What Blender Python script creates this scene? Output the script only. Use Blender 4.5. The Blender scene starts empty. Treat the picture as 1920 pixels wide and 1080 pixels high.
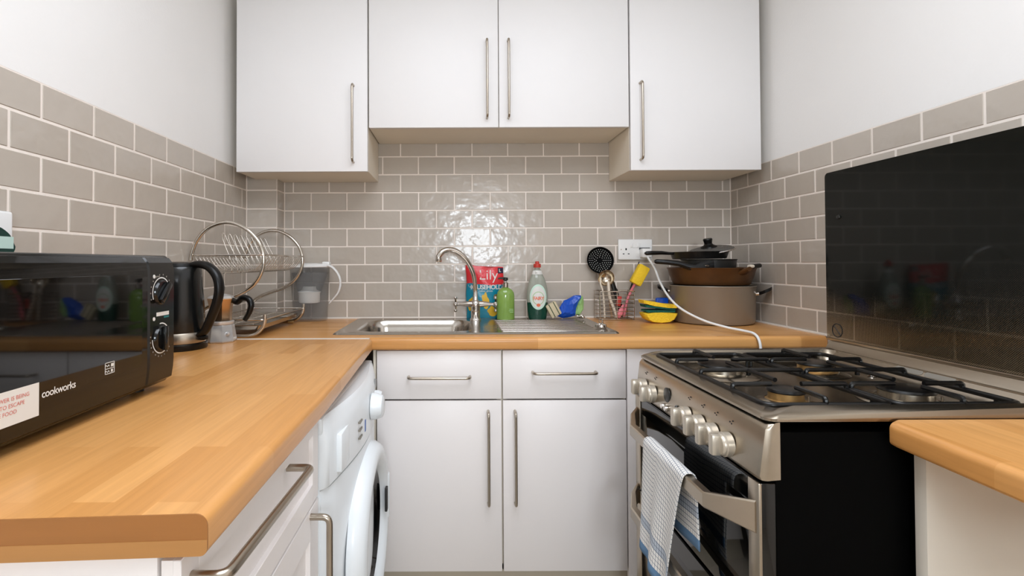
import bpy, bmesh, math, random
from mathutils import Matrix, Vector
random.seed(7)
PI = math.pi
C = bpy.context.scene.collection
scene = bpy.context.scene

# ------------------------------------------------------------------ camera
cam_d = bpy.data.cameras.new('camera'); cam = bpy.data.objects.new('camera', cam_d); C.objects.link(cam)
F_PX, PPX, PPY, PITCH, ROLL = 956.45, 852.8, 477.35, .0151, -.0042
fw = Vector((0, math.cos(PITCH), math.sin(PITCH))); rt = Vector((1, 0, 0)); up = rt.cross(fw)
r2 = rt*math.cos(ROLL) + up*math.sin(ROLL); u2 = -rt*math.sin(ROLL) + up*math.cos(ROLL)
m = Matrix.Identity(4)
for i in range(3):
    m[i][0] = r2[i]; m[i][1] = u2[i]; m[i][2] = -fw[i]
m.translation = Vector((0, -2.198, 1.1505))
cam.matrix_world = m
cam_d.sensor_fit = 'HORIZONTAL'; cam_d.sensor_width = 36
cam_d.lens = F_PX/1920*36
cam_d.shift_x = (960 - PPX)/1920; cam_d.shift_y = -(540 - PPY)/1920
cam_d.clip_start = .02
scene.camera = cam

# ------------------------------------------------------------------ world, lights, exposure
w = bpy.data.worlds.new('world'); scene.world = w; w.use_nodes = True
w.node_tree.nodes['Background'].inputs[0].default_value = (.80, .88, 1, 1)
w.node_tree.nodes['Background'].inputs[1].default_value = .6
vs = scene.view_settings
vs.view_transform = 'Standard'; vs.look = 'None'; vs.gamma = 1; vs.use_curve_mapping = False
vs.exposure = .12
scene.cycles.max_bounces = 8
scene.cycles.diffuse_bounces = 5
scene.cycles.sample_clamp_indirect = 6
def area(name, loc, rot, sx, sy, power, col):
    d = bpy.data.lights.new(name, 'AREA'); d.shape = 'RECTANGLE'; d.size = sx; d.size_y = sy; d.energy = power; d.color = col
    o = bpy.data.objects.new(name, d); C.objects.link(o); o.location = loc; o.rotation_euler = rot
    return o
area('window_daylight', (.285, -3.80, 1.37), (PI/2, 0, 0), .56, .52, 40, (.85, .92, 1))
area('ceiling_panel_light', (.16, -1.75, 2.385), (0, 0, 0), 1.1, 1.3, 25, (.84, .90, 1))

# ------------------------------------------------------------------ mesh helpers
def nb(): return bmesh.new()
def box(bm, lo, hi, bev=0, seg=2, M=None):
    r = bmesh.ops.create_cube(bm, size=1)
    vs_ = r['verts']
    for v in vs_:
        v.co = Vector([lo[i] + (v.co[i]+.5)*(hi[i]-lo[i]) for i in range(3)])
    if bev > 0:
        es = list({e for v in vs_ for e in v.link_edges})
        q = bmesh.ops.bevel(bm, geom=es, offset=bev, segments=seg, affect='EDGES', profile=.5)
        vs_ = q['verts']
    if M is not None:
        done = set()
        for v in vs_:
            if v not in done: v.co = M @ v.co; done.add(v)
    return bm
def tube(bm, path, r, n=10, closed=False, caps=True):
    P = [Vector(p) for p in path]; N = len(P)
    rs = r if isinstance(r, (list, tuple)) else [r]*N
    T = []
    for i in range(N):
        a = P[(i-1) % N] if (closed or i > 0) else P[i]
        b = P[(i+1) % N] if (closed or i < N-1) else P[i]
        T.append((b-a).normalized())
    ref = Vector((0, 0, 1)) if abs(T[0].z) < .9 else Vector((1, 0, 0))
    nrm = (ref - T[0]*ref.dot(T[0])).normalized()
    rings = []
    for i in range(N):
        if i:
            nrm = (nrm - T[i]*nrm.dot(T[i]))
            nrm = nrm.normalized() if nrm.length > 1e-6 else T[i].orthogonal().normalized()
        bi = T[i].cross(nrm)
        rings.append([bm.verts.new(P[i] + (nrm*math.cos(2*PI*k/n) + bi*math.sin(2*PI*k/n))*rs[i]) for k in range(n)])
    for i in range(N if closed else N-1):
        a, b = rings[i], rings[(i+1) % N]
        for k in range(n):
            bm.faces.new((a[k], a[(k+1) % n], b[(k+1) % n], b[k]))
    if caps and not closed:
        bm.faces.new(rings[0][::-1]); bm.faces.new(rings[-1])
    return bm
def lathe(bm, prof, n=32, M=None, sx=1, sy=1, cap=True):
    M = M or Matrix.Identity(4)
    rings = []
    for r, h in prof:
        if r < 1e-6: rings.append([bm.verts.new(M @ Vector((0, 0, h)))])
        else: rings.append([bm.verts.new(M @ Vector((r*sx*math.cos(2*PI*k/n), r*sy*math.sin(2*PI*k/n), h))) for k in range(n)])
    for a, b in zip(rings, rings[1:]):
        for k in range(n):
            k2 = (k+1) % n
            if len(a) == 1 and len(b) == 1: continue
            if len(a) == 1: bm.faces.new((a[0], b[k2], b[k]))
            elif len(b) == 1: bm.faces.new((a[k], a[k2], b[0]))
            else: bm.faces.new((a[k], a[k2], b[k2], b[k]))
    if cap:
        if len(rings[0]) > 1: bm.faces.new(rings[0][::-1])
        if len(rings[-1]) > 1: bm.faces.new(rings[-1])
    return bm
def prism(bm, pts, h0, h1, M=None):
    M = M or Matrix.Identity(4); n = len(pts)
    a = [bm.verts.new(M @ Vector((x, y, h0))) for x, y in pts]
    b = [bm.verts.new(M @ Vector((x, y, h1))) for x, y in pts]
    bm.faces.new(a[::-1]); bm.faces.new(b)
    for k in range(n): bm.faces.new((a[k], a[(k+1) % n], b[(k+1) % n], b[k]))
    return bm
def loft(bm, loops, cap0=True, cap1=True):
    R = [[bm.verts.new(p) for p in L] for L in loops]; n = len(R[0])
    for a, b in zip(R, R[1:]):
        for k in range(n): bm.faces.new((a[k], a[(k+1) % n], b[(k+1) % n], b[k]))
    if cap0: bm.faces.new(R[0][::-1])
    if cap1: bm.faces.new(R[-1])
    return bm
def grid(bm, fn, nu, nv):
    V = [[bm.verts.new(fn(i/nu, j/nv)) for j in range(nv+1)] for i in range(nu+1)]
    for i in range(nu):
        for j in range(nv): bm.faces.new((V[i][j], V[i+1][j], V[i+1][j+1], V[i][j+1]))
    return bm
def rrect(x0, x1, y0, y1, r, n=6):
    out = []
    for cx, cy, a0 in ((x1-r, y1-r, 0), (x0+r, y1-r, PI/2), (x0+r, y0+r, PI), (x1-r, y0+r, 1.5*PI)):
        for k in range(n+1):
            a = a0 + PI/2*k/n; out.append((cx + r*math.cos(a), cy + r*math.sin(a)))
    return out
def fillet(pts, r, n=6):
    P = [Vector(p) for p in pts]; out = [P[0]]
    for i in range(1, len(P)-1):
        a = (P[i-1]-P[i]); b = (P[i+1]-P[i]); q = min(r, a.length*.49, b.length*.49)
        p0 = P[i] + a.normalized()*q; p2 = P[i] + b.normalized()*q
        for k in range(n+1):
            t = k/n; out.append(p0*(1-t)**2 + P[i]*2*t*(1-t) + p2*t*t)
    out.append(P[-1]); return out
def smooth(pts, per=8):
    P = [Vector(p) for p in pts]; out = []
    for i in range(len(P)-1):
        p0 = P[max(i-1, 0)]; p1 = P[i]; p2 = P[i+1]; p3 = P[min(i+2, len(P)-1)]
        for k in range(per):
            t = k/per
            out.append(.5*((2*p1) + (p2-p0)*t + (2*p0-5*p1+4*p2-p3)*t*t + (3*p1-p0-3*p2+p3)*t**3))
    out.append(P[-1]); return out
T_ = Matrix.Translation
def Rm(a, ax): return Matrix.Rotation(a, 4, ax)
AXX = Rm(PI/2, 'Y')            # local z -> +x
AXNX = Rm(-PI/2, 'Y')          # local z -> -x
AXNY = Rm(PI/2, 'X')           # local z -> -y

def mesh_of(bm, name, flip=True):
    if flip: bmesh.ops.recalc_face_normals(bm, faces=bm.faces)
    me = bpy.data.meshes.new(name); bm.to_mesh(me); bm.free(); return me
def obj(name, bm, material, parent=None, angle=40, flip=True, label=None):
    me = mesh_of(bm, name, flip) if isinstance(bm, bmesh.types.BMesh) else bm
    if material is not None and not me.materials: me.materials.append(material)
    me.shade_smooth(); me.set_sharp_from_angle(angle=math.radians(angle))
    o = bpy.data.objects.new(name, me); C.objects.link(o)
    if parent is not None: attach(o, parent)
    if label: o['label'] = label
    return o
ORIG = {}
def attach(o, parent):
    o.parent = parent
    if parent.name in ORIG: o.matrix_parent_inverse = ORIG[parent.name]
def tag(o, label, cat, group=None):
    o['label'] = label; o['category'] = cat
    if group: o['group'] = group
    return o
def thing(name, label, cat, loc=(0, 0, 0), rotz=0, group=None, world=True):
    o = bpy.data.objects.new(name, None); C.objects.link(o); o.empty_display_size = .05
    o.location = loc; o.rotation_euler = (0, 0, rotz)
    if world: ORIG[o.name] = Matrix.Translation(loc).inverted()
    return tag(o, label, cat, group)
def struct(name, bm, material, **k):
    o = obj(name, bm, material, **k); o['kind'] = 'structure'; return o
def text(name, s, size, M, material, parent, warp=None, bold=0, shear=0, space=1):
    cu = bpy.data.curves.new(name, 'FONT'); cu.body = s; cu.size = size; cu.offset = bold; cu.shear = shear
    cu.space_character = space; cu.resolution_u = 3
    to = bpy.data.objects.new(name, cu); C.objects.link(to)
    dg = bpy.context.evaluated_depsgraph_get(); dg.update()
    me = bpy.data.meshes.new_from_object(to.evaluated_get(dg))
    bpy.data.objects.remove(to); bpy.data.curves.remove(cu)
    for v in me.vertices:
        p = M @ v.co
        if warp: p = warp(p)
        v.co = p
    me.materials.clear(); me.materials.append(material)
    o = bpy.data.objects.new(name, me); C.objects.link(o)
    if parent is not None: attach(o, parent)
    return o

# ------------------------------------------------------------------ materials
def lin(c):
    return tuple(((x/255)/12.92 if x/255 <= .04045 else ((x/255+.055)/1.055)**2.4) for x in c)
def mat(name, rgb, rough=.5, metal=0, spec=.5, coat=0, bump=0, bscale=40, var=0, vscale=6, alpha=None, trans=0, coatr=.05, emit=0, vstretch=(1, 1, 1)):
    mt = bpy.data.materials.new(name); mt.use_nodes = True
    nt = mt.node_tree; b = nt.nodes['Principled BSDF']; L = nt.links
    c = lin(rgb)
    b.inputs['Base Color'].default_value = (*c, 1); b.inputs['Roughness'].default_value = rough
    b.inputs['Metallic'].default_value = metal; b.inputs['Specular IOR Level'].default_value = spec
    b.inputs['Coat Weight'].default_value = coat; b.inputs['Coat Roughness'].default_value = coatr
    b.inputs['Transmission Weight'].default_value = trans
    tc = nt.nodes.new('ShaderNodeTexCoord'); mp = nt.nodes.new('ShaderNodeMapping')
    L.new(tc.outputs['Object'], mp.inputs[0]); mp.inputs['Scale'].default_value = vstretch
    no = nt.nodes.new('ShaderNodeTexNoise'); no.inputs['Scale'].default_value = vscale; no.inputs['Detail'].default_value = 4
    L.new(mp.outputs[0], no.inputs['Vector'])
    mx = nt.nodes.new('ShaderNodeMix'); mx.data_type = 'RGBA'
    k = max(var, .015)
    mx.inputs['A'].default_value = (*[x*(1-k) for x in c], 1); mx.inputs['B'].default_value = (*[min(1, x*(1+k)) for x in c], 1)
    L.new(no.outputs['Fac'], mx.inputs['Factor']); L.new(mx.outputs['Result'], b.inputs['Base Color'])
    if bump:
        n2 = nt.nodes.new('ShaderNodeTexNoise'); n2.inputs['Scale'].default_value = bscale; n2.inputs['Detail'].default_value = 2
        L.new(mp.outputs[0], n2.inputs['Vector'])
        bp = nt.nodes.new('ShaderNodeBump'); bp.inputs['Strength'].default_value = bump; bp.inputs['Distance'].default_value = .01
        L.new(n2.outputs['Fac'], bp.inputs['Height']); L.new(bp.outputs[0], b.inputs['Normal'])
        if coat: L.new(bp.outputs[0], b.inputs['Coat Normal'])
    if alpha is not None: b.inputs['Alpha'].default_value = alpha
    return mt
M = {}
M['wall'] = mat('wall_paint', (236, 234, 231), .75, bump=.03, bscale=120)
M['ceil'] = mat('ceiling_paint', (240, 239, 236), .8)
M['grout'] = mat('grout', (238, 228, 218), .8, bump=.05, bscale=300, var=.05, vscale=30)
M['seal'] = mat('sealant', (232, 226, 218), .4)
M['door_white'] = mat('white_laminate', (235, 233, 232), .5, bump=.006, bscale=60)
M['base_white'] = mat('white_base_laminate', (240, 234, 231), .35, bump=.006, bscale=60)
M['cream'] = mat('cream_carcass', (234, 224, 206), .45)
M['panel'] = mat('pale_grey_board', (214, 206, 192), .55)
M['satin'] = mat('brushed_nickel', (178, 168, 154), .28, 1)
M['chrome'] = mat('chrome', (214, 210, 205), .08, 1)
M['wire'] = mat('wire_chrome', (205, 198, 188), .16, 1)
M['sink'] = mat('sink_steel', (190, 184, 176), .19, 1, bump=.02, bscale=30, var=.04)
M['cook_steel'] = mat('cooker_steel', (182, 171, 155), .30, 1, var=.05, vscale=60, vstretch=(1, .05, 1))
M['hob_steel'] = mat('hob_steel', (158, 147, 131), .25, 1, bump=.015, bscale=14, var=.06)
M['knob'] = mat('knob_silver_plastic', (196, 187, 172), .33, .55)
M['black_gloss'] = mat('black_gloss', (7, 8, 8), .06, spec=.5)
M['mw_black'] = mat('black_plastic_shell', (9, 10, 10), .16, spec=.5)
M['mw_body'] = mat('black_painted_steel', (12, 13, 13), .3)
M['oven_glass'] = mat('oven_black_glass', (5, 5, 5), .04, spec=.6)
M['black_enamel'] = mat('black_enamel', (3, 3, 3), .55, spec=.04)
M['iron'] = mat('cast_black', (10, 10, 10), .32, spec=.4)
M['black_plastic'] = mat('black_plastic', (9, 9, 9), .32, spec=.35)
M['matt_black'] = mat('matt_black_nylon', (5, 5, 5), .6, spec=.08)
M['white_plastic'] = mat('white_plastic', (236, 236, 234), .3)
M['washer'] = mat('washer_enamel', (232, 236, 238), .25)
M['washer_grey'] = mat('washer_grey_plastic', (150, 155, 156), .3)
M['slate'] = mat('dark_slot', (30, 30, 30), .5)
M['print_white'] = mat('print_white', (222, 220, 214), .5)
M['print_red'] = mat('print_red', (214, 120, 110), .5)
M['print_teal'] = mat('print_teal', (20, 110, 110), .5)
M['print_grey'] = mat('print_grey', (130, 124, 114), .5)
M['print_dark'] = mat('print_dark', (22, 20, 18), .5)
M['blue'] = mat('blue_mark', (60, 100, 170), .4)
M['yellow'] = mat('yellow_foam', (246, 205, 45), .85, bump=.4, bscale=180, var=.06)
M['green_pad'] = mat('green_scourer', (16, 92, 78), .9, bump=.5, bscale=300)
M['pot'] = mat('pot_grey_metal', (150, 140, 126), .38, .5, var=.04)
M['pan_brown'] = mat('burnt_copper_pan', (88, 58, 30), .38, .4, var=.35, vscale=25)
M['pan_dark'] = mat('dark_nonstick', (42, 42, 40), .35, .3)
M['pan_black'] = mat('black_nonstick', (16, 16, 16), .35)
M['kettle'] = mat('kettle_black', (17, 19, 19), .2)
M['soap'] = mat('green_soap', (152, 190, 92), .12, trans=.35, coat=.4)
M['fairy_clear'] = mat('clear_bottle', (196, 200, 186), .1, trans=.45, coat=.3)
M['fairy_green'] = mat('dark_green_liquid', (8, 62, 48), .12, coat=.4)
M['red'] = mat('red_cap', (196, 62, 50), .4)
M['orange_txt'] = mat('orange_print', (226, 110, 70), .5)
M['mint'] = mat('mint_print', (196, 226, 208), .4)
M['pouch_red'] = mat('pouch_red', (216, 44, 52), .28, bump=.15, bscale=60)
M['pouch_teal'] = mat('pouch_teal', (10, 132, 158), .28, bump=.12, bscale=60)
M['pouch_dark'] = mat('pouch_dark', (36, 26, 56), .4)
M['glove_y'] = mat('glove_yellow_print', (222, 176, 40), .4)
M['bag_blue'] = mat('bag_blue', (14, 78, 186), .25, bump=.4, bscale=50)
M['bag_lime'] = mat('bag_lime', (150, 190, 120), .3, bump=.3, bscale=50)
M['cloth_beige'] = mat('cloth_beige', (206, 192, 160), .9, bump=.3, bscale=300)
M['cloth_green'] = mat('cloth_dark_stripe', (70, 84, 60), .9)
M['alu'] = mat('moka_aluminium', (214, 213, 211), .22, .55)
M['alu_wood_reflection'] = mat('moka_aluminium_wood_reflection', (222, 190, 158), .2, 1)  # peach tint: the wood's reflection painted into the upper jug's colour
M['wood_dark'] = mat('worn_wood', (150, 118, 84), .6, var=.2, vscale=30)
M['steel_spoon'] = mat('spoon_steel', (196, 184, 166), .2, 1)
M['cream_plastic'] = mat('cream_plastic', (226, 214, 196), .4)
M['pink'] = mat('pink_plastic', (222, 120, 130), .4)
M['pack_green'] = mat('pack_dark_green', (10, 52, 44), .3)
M['pack_label'] = mat('pack_label', (186, 208, 196), .4)
M['brass'] = mat('scorched_brass', (172, 138, 88), .4, .7, var=.4, vscale=90)
M['burner_alu'] = mat('burner_aluminium', (190, 182, 168), .25, 1)
M['floor'] = mat('floor_vinyl', (196, 184, 168), .5, var=.1)
M['plinth'] = mat('plinth_beige', (196, 186, 168), .5)
M['glass_lamp'] = mat('lamp_diffuser', (245, 245, 240), .5)

def glass_mat(name, tint, fac, rough=.03):
    mt = bpy.data.materials.new(name); mt.use_nodes = True; nt = mt.node_tree; nt.nodes.clear(); L = nt.links
    out = nt.nodes.new('ShaderNodeOutputMaterial'); a = nt.nodes.new('ShaderNodeBsdfTransparent'); b = nt.nodes.new('ShaderNodeBsdfPrincipled')
    a.inputs[0].default_value = (*tint, 1)
    b.inputs['Base Color'].default_value = (*[t*.5 for t in tint], 1); b.inputs['Roughness'].default_value = rough
    mx = nt.nodes.new('ShaderNodeMixShader'); mx.inputs[0].default_value = fac
    L.new(a.outputs[0], mx.inputs[1]); L.new(b.outputs[0], mx.inputs[2]); L.new(mx.outputs[0], out.inputs[0])
    return mt
M['pane'] = glass_mat('window_glass', (.97, .98, .98), .06)
M['jug'] = glass_mat('jug_smoky_plastic', (.955, .955, .95), .11, .08)
M['lid_glass'] = glass_mat('lid_glass_tinted', (.42, .40, .37), .5, .03)

# tiles: glossy wavy glaze, slight tone change from tile to tile
mt = mat('grey_glazed_tile', (184, 174, 162), .22, spec=.5, coat=.18, coatr=.05); M['tile'] = mt
nt = mt.node_tree; L = nt.links; b = nt.nodes['Principled BSDF']
oi = nt.nodes.new('ShaderNodeObjectInfo'); tc = nt.nodes.new('ShaderNodeNewGeometry')
hs = nt.nodes.new('ShaderNodeHueSaturation'); mr = nt.nodes.new('ShaderNodeMapRange')
mr.inputs['To Min'].default_value = .965; mr.inputs['To Max'].default_value = 1.035
L.new(oi.outputs['Random'], mr.inputs['Value']); L.new(mr.outputs[0], hs.inputs['Value'])
src = b.inputs['Base Color'].links[0].from_socket
L.new(src, hs.inputs['Color']); L.new(hs.outputs[0], b.inputs['Base Color'])
n1 = nt.nodes.new('ShaderNodeTexNoise'); n1.inputs['Scale'].default_value = 19; n1.inputs['Detail'].default_value = 2.2
L.new(tc.outputs['Position'], n1.inputs['Vector'])
bp = nt.nodes.new('ShaderNodeBump'); bp.inputs['Strength'].default_value = .22; bp.inputs['Distance'].default_value = .012
L.new(n1.outputs['Fac'], bp.inputs['Height']); L.new(bp.outputs[0], b.inputs['Normal']); L.new(bp.outputs[0], b.inputs['Coat Normal'])

def wood(name, rot, k=1.0):
    mt = bpy.data.materials.new(name); mt.use_nodes = True; nt = mt.node_tree; L = nt.links; b = nt.nodes['Principled BSDF']
    tc = nt.nodes.new('ShaderNodeTexCoord'); mp = nt.nodes.new('ShaderNodeMapping'); mp.inputs['Rotation'].default_value = (0, 0, rot)
    L.new(tc.outputs['Object'], mp.inputs[0])
    br = nt.nodes.new('ShaderNodeTexBrick'); br.offset = .37; br.offset_frequency = 2; br.squash = 1.0
    br.inputs['Scale'].default_value = 1; br.inputs['Brick Width'].default_value = .42; br.inputs['Row Height'].default_value = .043
    br.inputs['Mortar Size'].default_value = 0; br.inputs['Mortar Smooth'].default_value = 0
    br.inputs['Color1'].default_value = (*lin((219, 162, 98)), 1); br.inputs['Color2'].default_value = (*lin((200, 141, 78)), 1)
    br.inputs['Mortar'].default_value = (*lin((200, 141, 78)), 1)
    L.new(mp.outputs[0], br.inputs['Vector'])
    m2 = nt.nodes.new('ShaderNodeMapping'); m2.inputs['Scale'].default_value = (1.6, 34, 34); L.new(mp.outputs[0], m2.inputs[0])
    no = nt.nodes.new('ShaderNodeTexNoise'); no.inputs['Scale'].default_value = 3.5; no.inputs['Detail'].default_value = 6; no.inputs['Distortion'].default_value = .8
    L.new(m2.outputs[0], no.inputs['Vector'])
    rp = nt.nodes.new('ShaderNodeMapRange'); rp.inputs['From Min'].default_value = .3; rp.inputs['From Max'].default_value = .7
    rp.inputs['To Min'].default_value = .92; rp.inputs['To Max'].default_value = 1.06
    L.new(no.outputs['Fac'], rp.inputs['Value'])
    hs = nt.nodes.new('ShaderNodeHueSaturation'); L.new(br.outputs['Color'], hs.inputs['Color']); L.new(rp.outputs[0], hs.inputs['Value'])
    L.new(hs.outputs[0], b.inputs['Base Color'])
    b.inputs['Roughness'].default_value = .27; b.inputs['Specular IOR Level'].default_value = .45
    return mt
M['wood_x'] = wood('beech_block_laminate_lengthwise', 0)
M['wood_y'] = wood('beech_block_laminate_crosswise', PI/2)
M['wood_edge'] = mat('beech_cut_edge', (158, 103, 50), .45, var=.12, vscale=5, vstretch=(1, 1, 22))

# glass hob lid: printed black dots that thin out towards the bottom
mt = bpy.data.materials.new('printed_black_lid_glass'); mt.use_nodes = True; nt = mt.node_tree; L = nt.links; nt.nodes.clear(); M['lid'] = mt
N = nt.nodes.new
out = N('ShaderNodeOutputMaterial'); tr = N('ShaderNodeBsdfTransparent'); tr.inputs[0].default_value = (.92, .85, .74, 1)
pb = N('ShaderNodeBsdfPrincipled'); pb.inputs['Base Color'].default_value = (.006, .007, .006, 1); pb.inputs['Roughness'].default_value = .05; pb.inputs['Specular IOR Level'].default_value = .22
clear = N('ShaderNodeBsdfPrincipled'); clear.inputs['Base Color'].default_value = (.02, .02, .018, 1); clear.inputs['Roughness'].default_value = .04
cm = N('ShaderNodeMixShader'); cm.inputs[0].default_value = .12; L.new(tr.outputs[0], cm.inputs[1]); L.new(clear.outputs[0], cm.inputs[2])
tc = N('ShaderNodeTexCoord'); sp = N('ShaderNodeSeparateXYZ'); L.new(tc.outputs['Object'], sp.inputs[0])
def math_n(op, a, bb=None):
    q = N('ShaderNodeMath'); q.operation = op
    for i, x in enumerate((a, bb)):
        if x is None: continue
        if isinstance(x, (int, float)): q.inputs[i].default_value = x
        else: L.new(x, q.inputs[i])
    return q.outputs[0]
PIT = .0042
u_ = math_n('ADD', sp.outputs['Y'], sp.outputs['Z']); v_ = math_n('SUBTRACT', sp.outputs['Y'], sp.outputs['Z'])
fu = math_n('SUBTRACT', math_n('FRACT', math_n('DIVIDE', u_, PIT)), .5); fv = math_n('SUBTRACT', math_n('FRACT', math_n('DIVIDE', v_, PIT)), .5)
dist = math_n('SQRT', math_n('ADD', math_n('MULTIPLY', fu, fu), math_n('MULTIPLY', fv, fv)))
rad = N('ShaderNodeMapRange'); rad.inputs['From Min'].default_value = .93; rad.inputs['From Max'].default_value = 1.19
rad.inputs['To Min'].default_value = .20; rad.inputs['To Max'].default_value = .72; L.new(sp.outputs['Z'], rad.inputs['Value'])
inside = math_n('LESS_THAN', dist, rad.outputs[0])
mx = N('ShaderNodeMixShader'); L.new(inside, mx.inputs[0]); L.new(cm.outputs[0], mx.inputs[1]); L.new(pb.outputs[0], mx.inputs[2])
L.new(mx.outputs[0], out.inputs[0])

# tea towel: white cotton with a dark check, blue hems (uses the cloth's own UVs, in metres)
mt = bpy.data.materials.new('checked_cotton'); mt.use_nodes = True; nt = mt.node_tree; L = nt.links; N = nt.nodes.new; M['towel'] = mt
b = nt.nodes['Principled BSDF']; b.inputs['Roughness'].default_value = .9
tc = N('ShaderNodeTexCoord'); sp = N('ShaderNodeSeparateXYZ'); L.new(tc.outputs['UV'], sp.inputs[0])
def line(s, pitch, wd): return math_n('LESS_THAN', math_n('FRACT', math_n('DIVIDE', s, pitch)), wd)
g = math_n('MAXIMUM', line(sp.outputs['X'], .0115, .13), line(sp.outputs['Y'], .0115, .13))
hem = math_n('LESS_THAN', sp.outputs['Y'], .024)
band = math_n('MULTIPLY', math_n('GREATER_THAN', sp.outputs['Y'], .068), math_n('LESS_THAN', sp.outputs['Y'], .095))
c1 = N('ShaderNodeMix'); c1.data_type = 'RGBA'; c1.inputs['A'].default_value = (*lin((234, 232, 228)), 1); c1.inputs['B'].default_value = (*lin((92, 104, 122)), 1)
c2 = N('ShaderNodeMix'); c2.data_type = 'RGBA'; c2.inputs['A'].default_value = (*lin((184, 192, 202)), 1); c2.inputs['B'].default_value = (*lin((60, 74, 98)), 1)
L.new(g, c1.inputs['Factor']); L.new(g, c2.inputs['Factor'])
c3 = N('ShaderNodeMix'); c3.data_type = 'RGBA'; L.new(band, c3.inputs['Factor']); L.new(c1.outputs['Result'], c3.inputs['A']); L.new(c2.outputs['Result'], c3.inputs['B'])
c4 = N('ShaderNodeMix'); c4.data_type = 'RGBA'; L.new(hem, c4.inputs['Factor']); L.new(c3.outputs['Result'], c4.inputs['A']); c4.inputs['B'].default_value = (*lin((96, 130, 164)), 1)
L.new(c4.outputs['Result'], b.inputs['Base Color'])

# ------------------------------------------------------------------ room shell
XL, XR, WT = -.8624, 1.1917, .91
YF, ZC = -3.7, 2.4
PX, PZ, GR = .1545, .0775, .0050
TD = .0013          # tiles stand this far proud of the grout
BXX, BXY = -.735, -.0886     # boxed pipe in the left corner
wall_back = struct('wall_back', box(nb(), (XL-.1, TD, 0), (XR+.1, .1, ZC)), M['grout'])
wall_left = struct('wall_left', box(nb(), (XL-.1, YF, 0), (XL-TD, TD, WT+8*PZ)), M['grout'])
wall_right = struct('wall_right', box(nb(), (XR+TD, YF, 0), (XR+.1, TD, WT+8*PZ)), M['grout'])
box_w = struct('wall_pipe_boxing', box(nb(), (XL-TD, BXY+TD, 0), (BXX-TD, TD, WT+8*PZ)), M['grout'])
struct('wall_left_upper', box(nb(), (XL-.1, YF, WT+8*PZ), (XL-.001, TD, ZC)), M['wall'])
struct('wall_right_upper', box(nb(), (XR+.001, YF, WT+8*PZ), (XR+.1, TD, ZC)), M['wall'])
struct('floor', box(nb(), (XL-.1, YF-.1, -.05), (XR+.1, .1, 0)), M['floor'])
struct('ceiling', box(nb(), (XL-.1, YF-.1, ZC), (XR+.1, .1, ZC+.05)), M['ceil'])
WX0, WX1, WZ0, WZ1 = 0, .57, 1.10, 1.64
bm = nb()
box(bm, (XL-.1, YF-.1, 0), (WX0, YF, ZC)); box(bm, (WX1, YF-.1, 0), (XR+.1, YF, ZC))
box(bm, (WX0, YF-.1, 0), (WX1, YF, WZ0)); box(bm, (WX0, YF-.1, WZ1), (WX1, YF, ZC))
struct('wall_front', bm, mat('taupe_paint', (226, 221, 214), .8))
win = bpy.data.objects.new('window_1', None); C.objects.link(win); win['kind'] = 'structure'
bm = nb()
for x in (WX0, (WX0+WX1)/2-.02, WX1-.04): box(bm, (x, YF-.07, WZ0), (x+.04, YF-.02, WZ1))
for z in (WZ0, WZ0+.25, WZ1-.04): box(bm, (WX0, YF-.07, z), (WX1, YF-.02, z+.04))
obj('window_frame', bm, M['white_plastic'], win)
for x0, x1 in ((WX0+.04, .265), (.305, WX1-.04)):
    for z0, z1 in ((WZ0+.04, WZ0+.25), (WZ0+.29, WZ1-.04)):
        obj('pane', box(nb(), (x0, YF-.048, z0), (x1, YF-.044, z1)), M['pane'], win)

# tiles, one object each; equal sizes share a mesh
tile_cache = {}
def tile_mesh(wd, ht):
    k = (round(wd, 4), round(ht, 4))
    if k not in tile_cache:
        bm = nb(); box(bm, (-wd/2, -.006, -ht/2), (wd/2, 0, ht/2), .0016, 1)
        me = mesh_of(bm, 'tile'); me.materials.append(M['tile']); tile_cache[k] = me
    return tile_cache[k]
def put_tile(parent, c, wd, ht, rz):
    if wd < .006 or ht < .006: return
    o = bpy.data.objects.new('tile', tile_mesh(wd, ht)); C.objects.link(o)
    o.location = c; o.rotation_euler = (random.uniform(-.004, .004), 0, rz + random.uniform(-.004, .004)); o.parent = parent
def tile_row(parent, lo, hi, joint0, z0, fn, rz):
    k = math.floor((lo-joint0)/PX) - 1
    while True:
        a = joint0 + k*PX + GR/2; b_ = a + PX - GR; k += 1
        a2, b2 = max(a, lo + GR/2), min(b_, hi - GR/2)
        if a > hi: break
        if b2 - a2 > .006: put_tile(parent, fn((a2+b2)/2, z0+PZ/2), b2-a2, PZ-GR, rz)
for r in range(10):
    z0 = WT + r*PZ; half = 0 if r % 2 else PX/2
    lo, hi = (BXX, XR) if r < 8 else (-.345, .70)
    tile_row(wall_back, lo, hi, .0761 + half, z0, lambda s, z: (s, 0, z), PI)     # local +y is the glazed face
    if r < 8:
        hl = 0 if r % 2 else PX/2
        tile_row(wall_left, -1.80, BXY, -1.1359 + hl, z0, lambda s, z: (XL, s, z), -PI/2)
        hr = PX/2 if r % 2 else 0
        tile_row(wall_right, -1.75, 0, -.0518 + hr, z0, lambda s, z: (XR, s, z), PI/2)
        put_tile(box_w, ((XL+BXX)/2, BXY, z0+PZ/2), BXX-XL-GR, PZ-GR, PI)
        put_tile(box_w, (BXX, BXY/2, z0+PZ/2), -BXY-GR, PZ-GR, -PI/2)
# white sealant beads along the worktop and the tile tops
struct('trim_1', box(nb(), (BXX, -.006, WT-.001), (XR, .001, WT+.007), .002), M['seal'])
struct('trim_2', box(nb(), (XR-.007, -.575, WT-.001), (XR, 0, WT+.007), .002), M['seal'])
struct('trim_3', box(nb(), (XL, -1.71, WT-.001), (XL+.006, BXY, WT+.007), .002), M['seal'])

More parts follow.
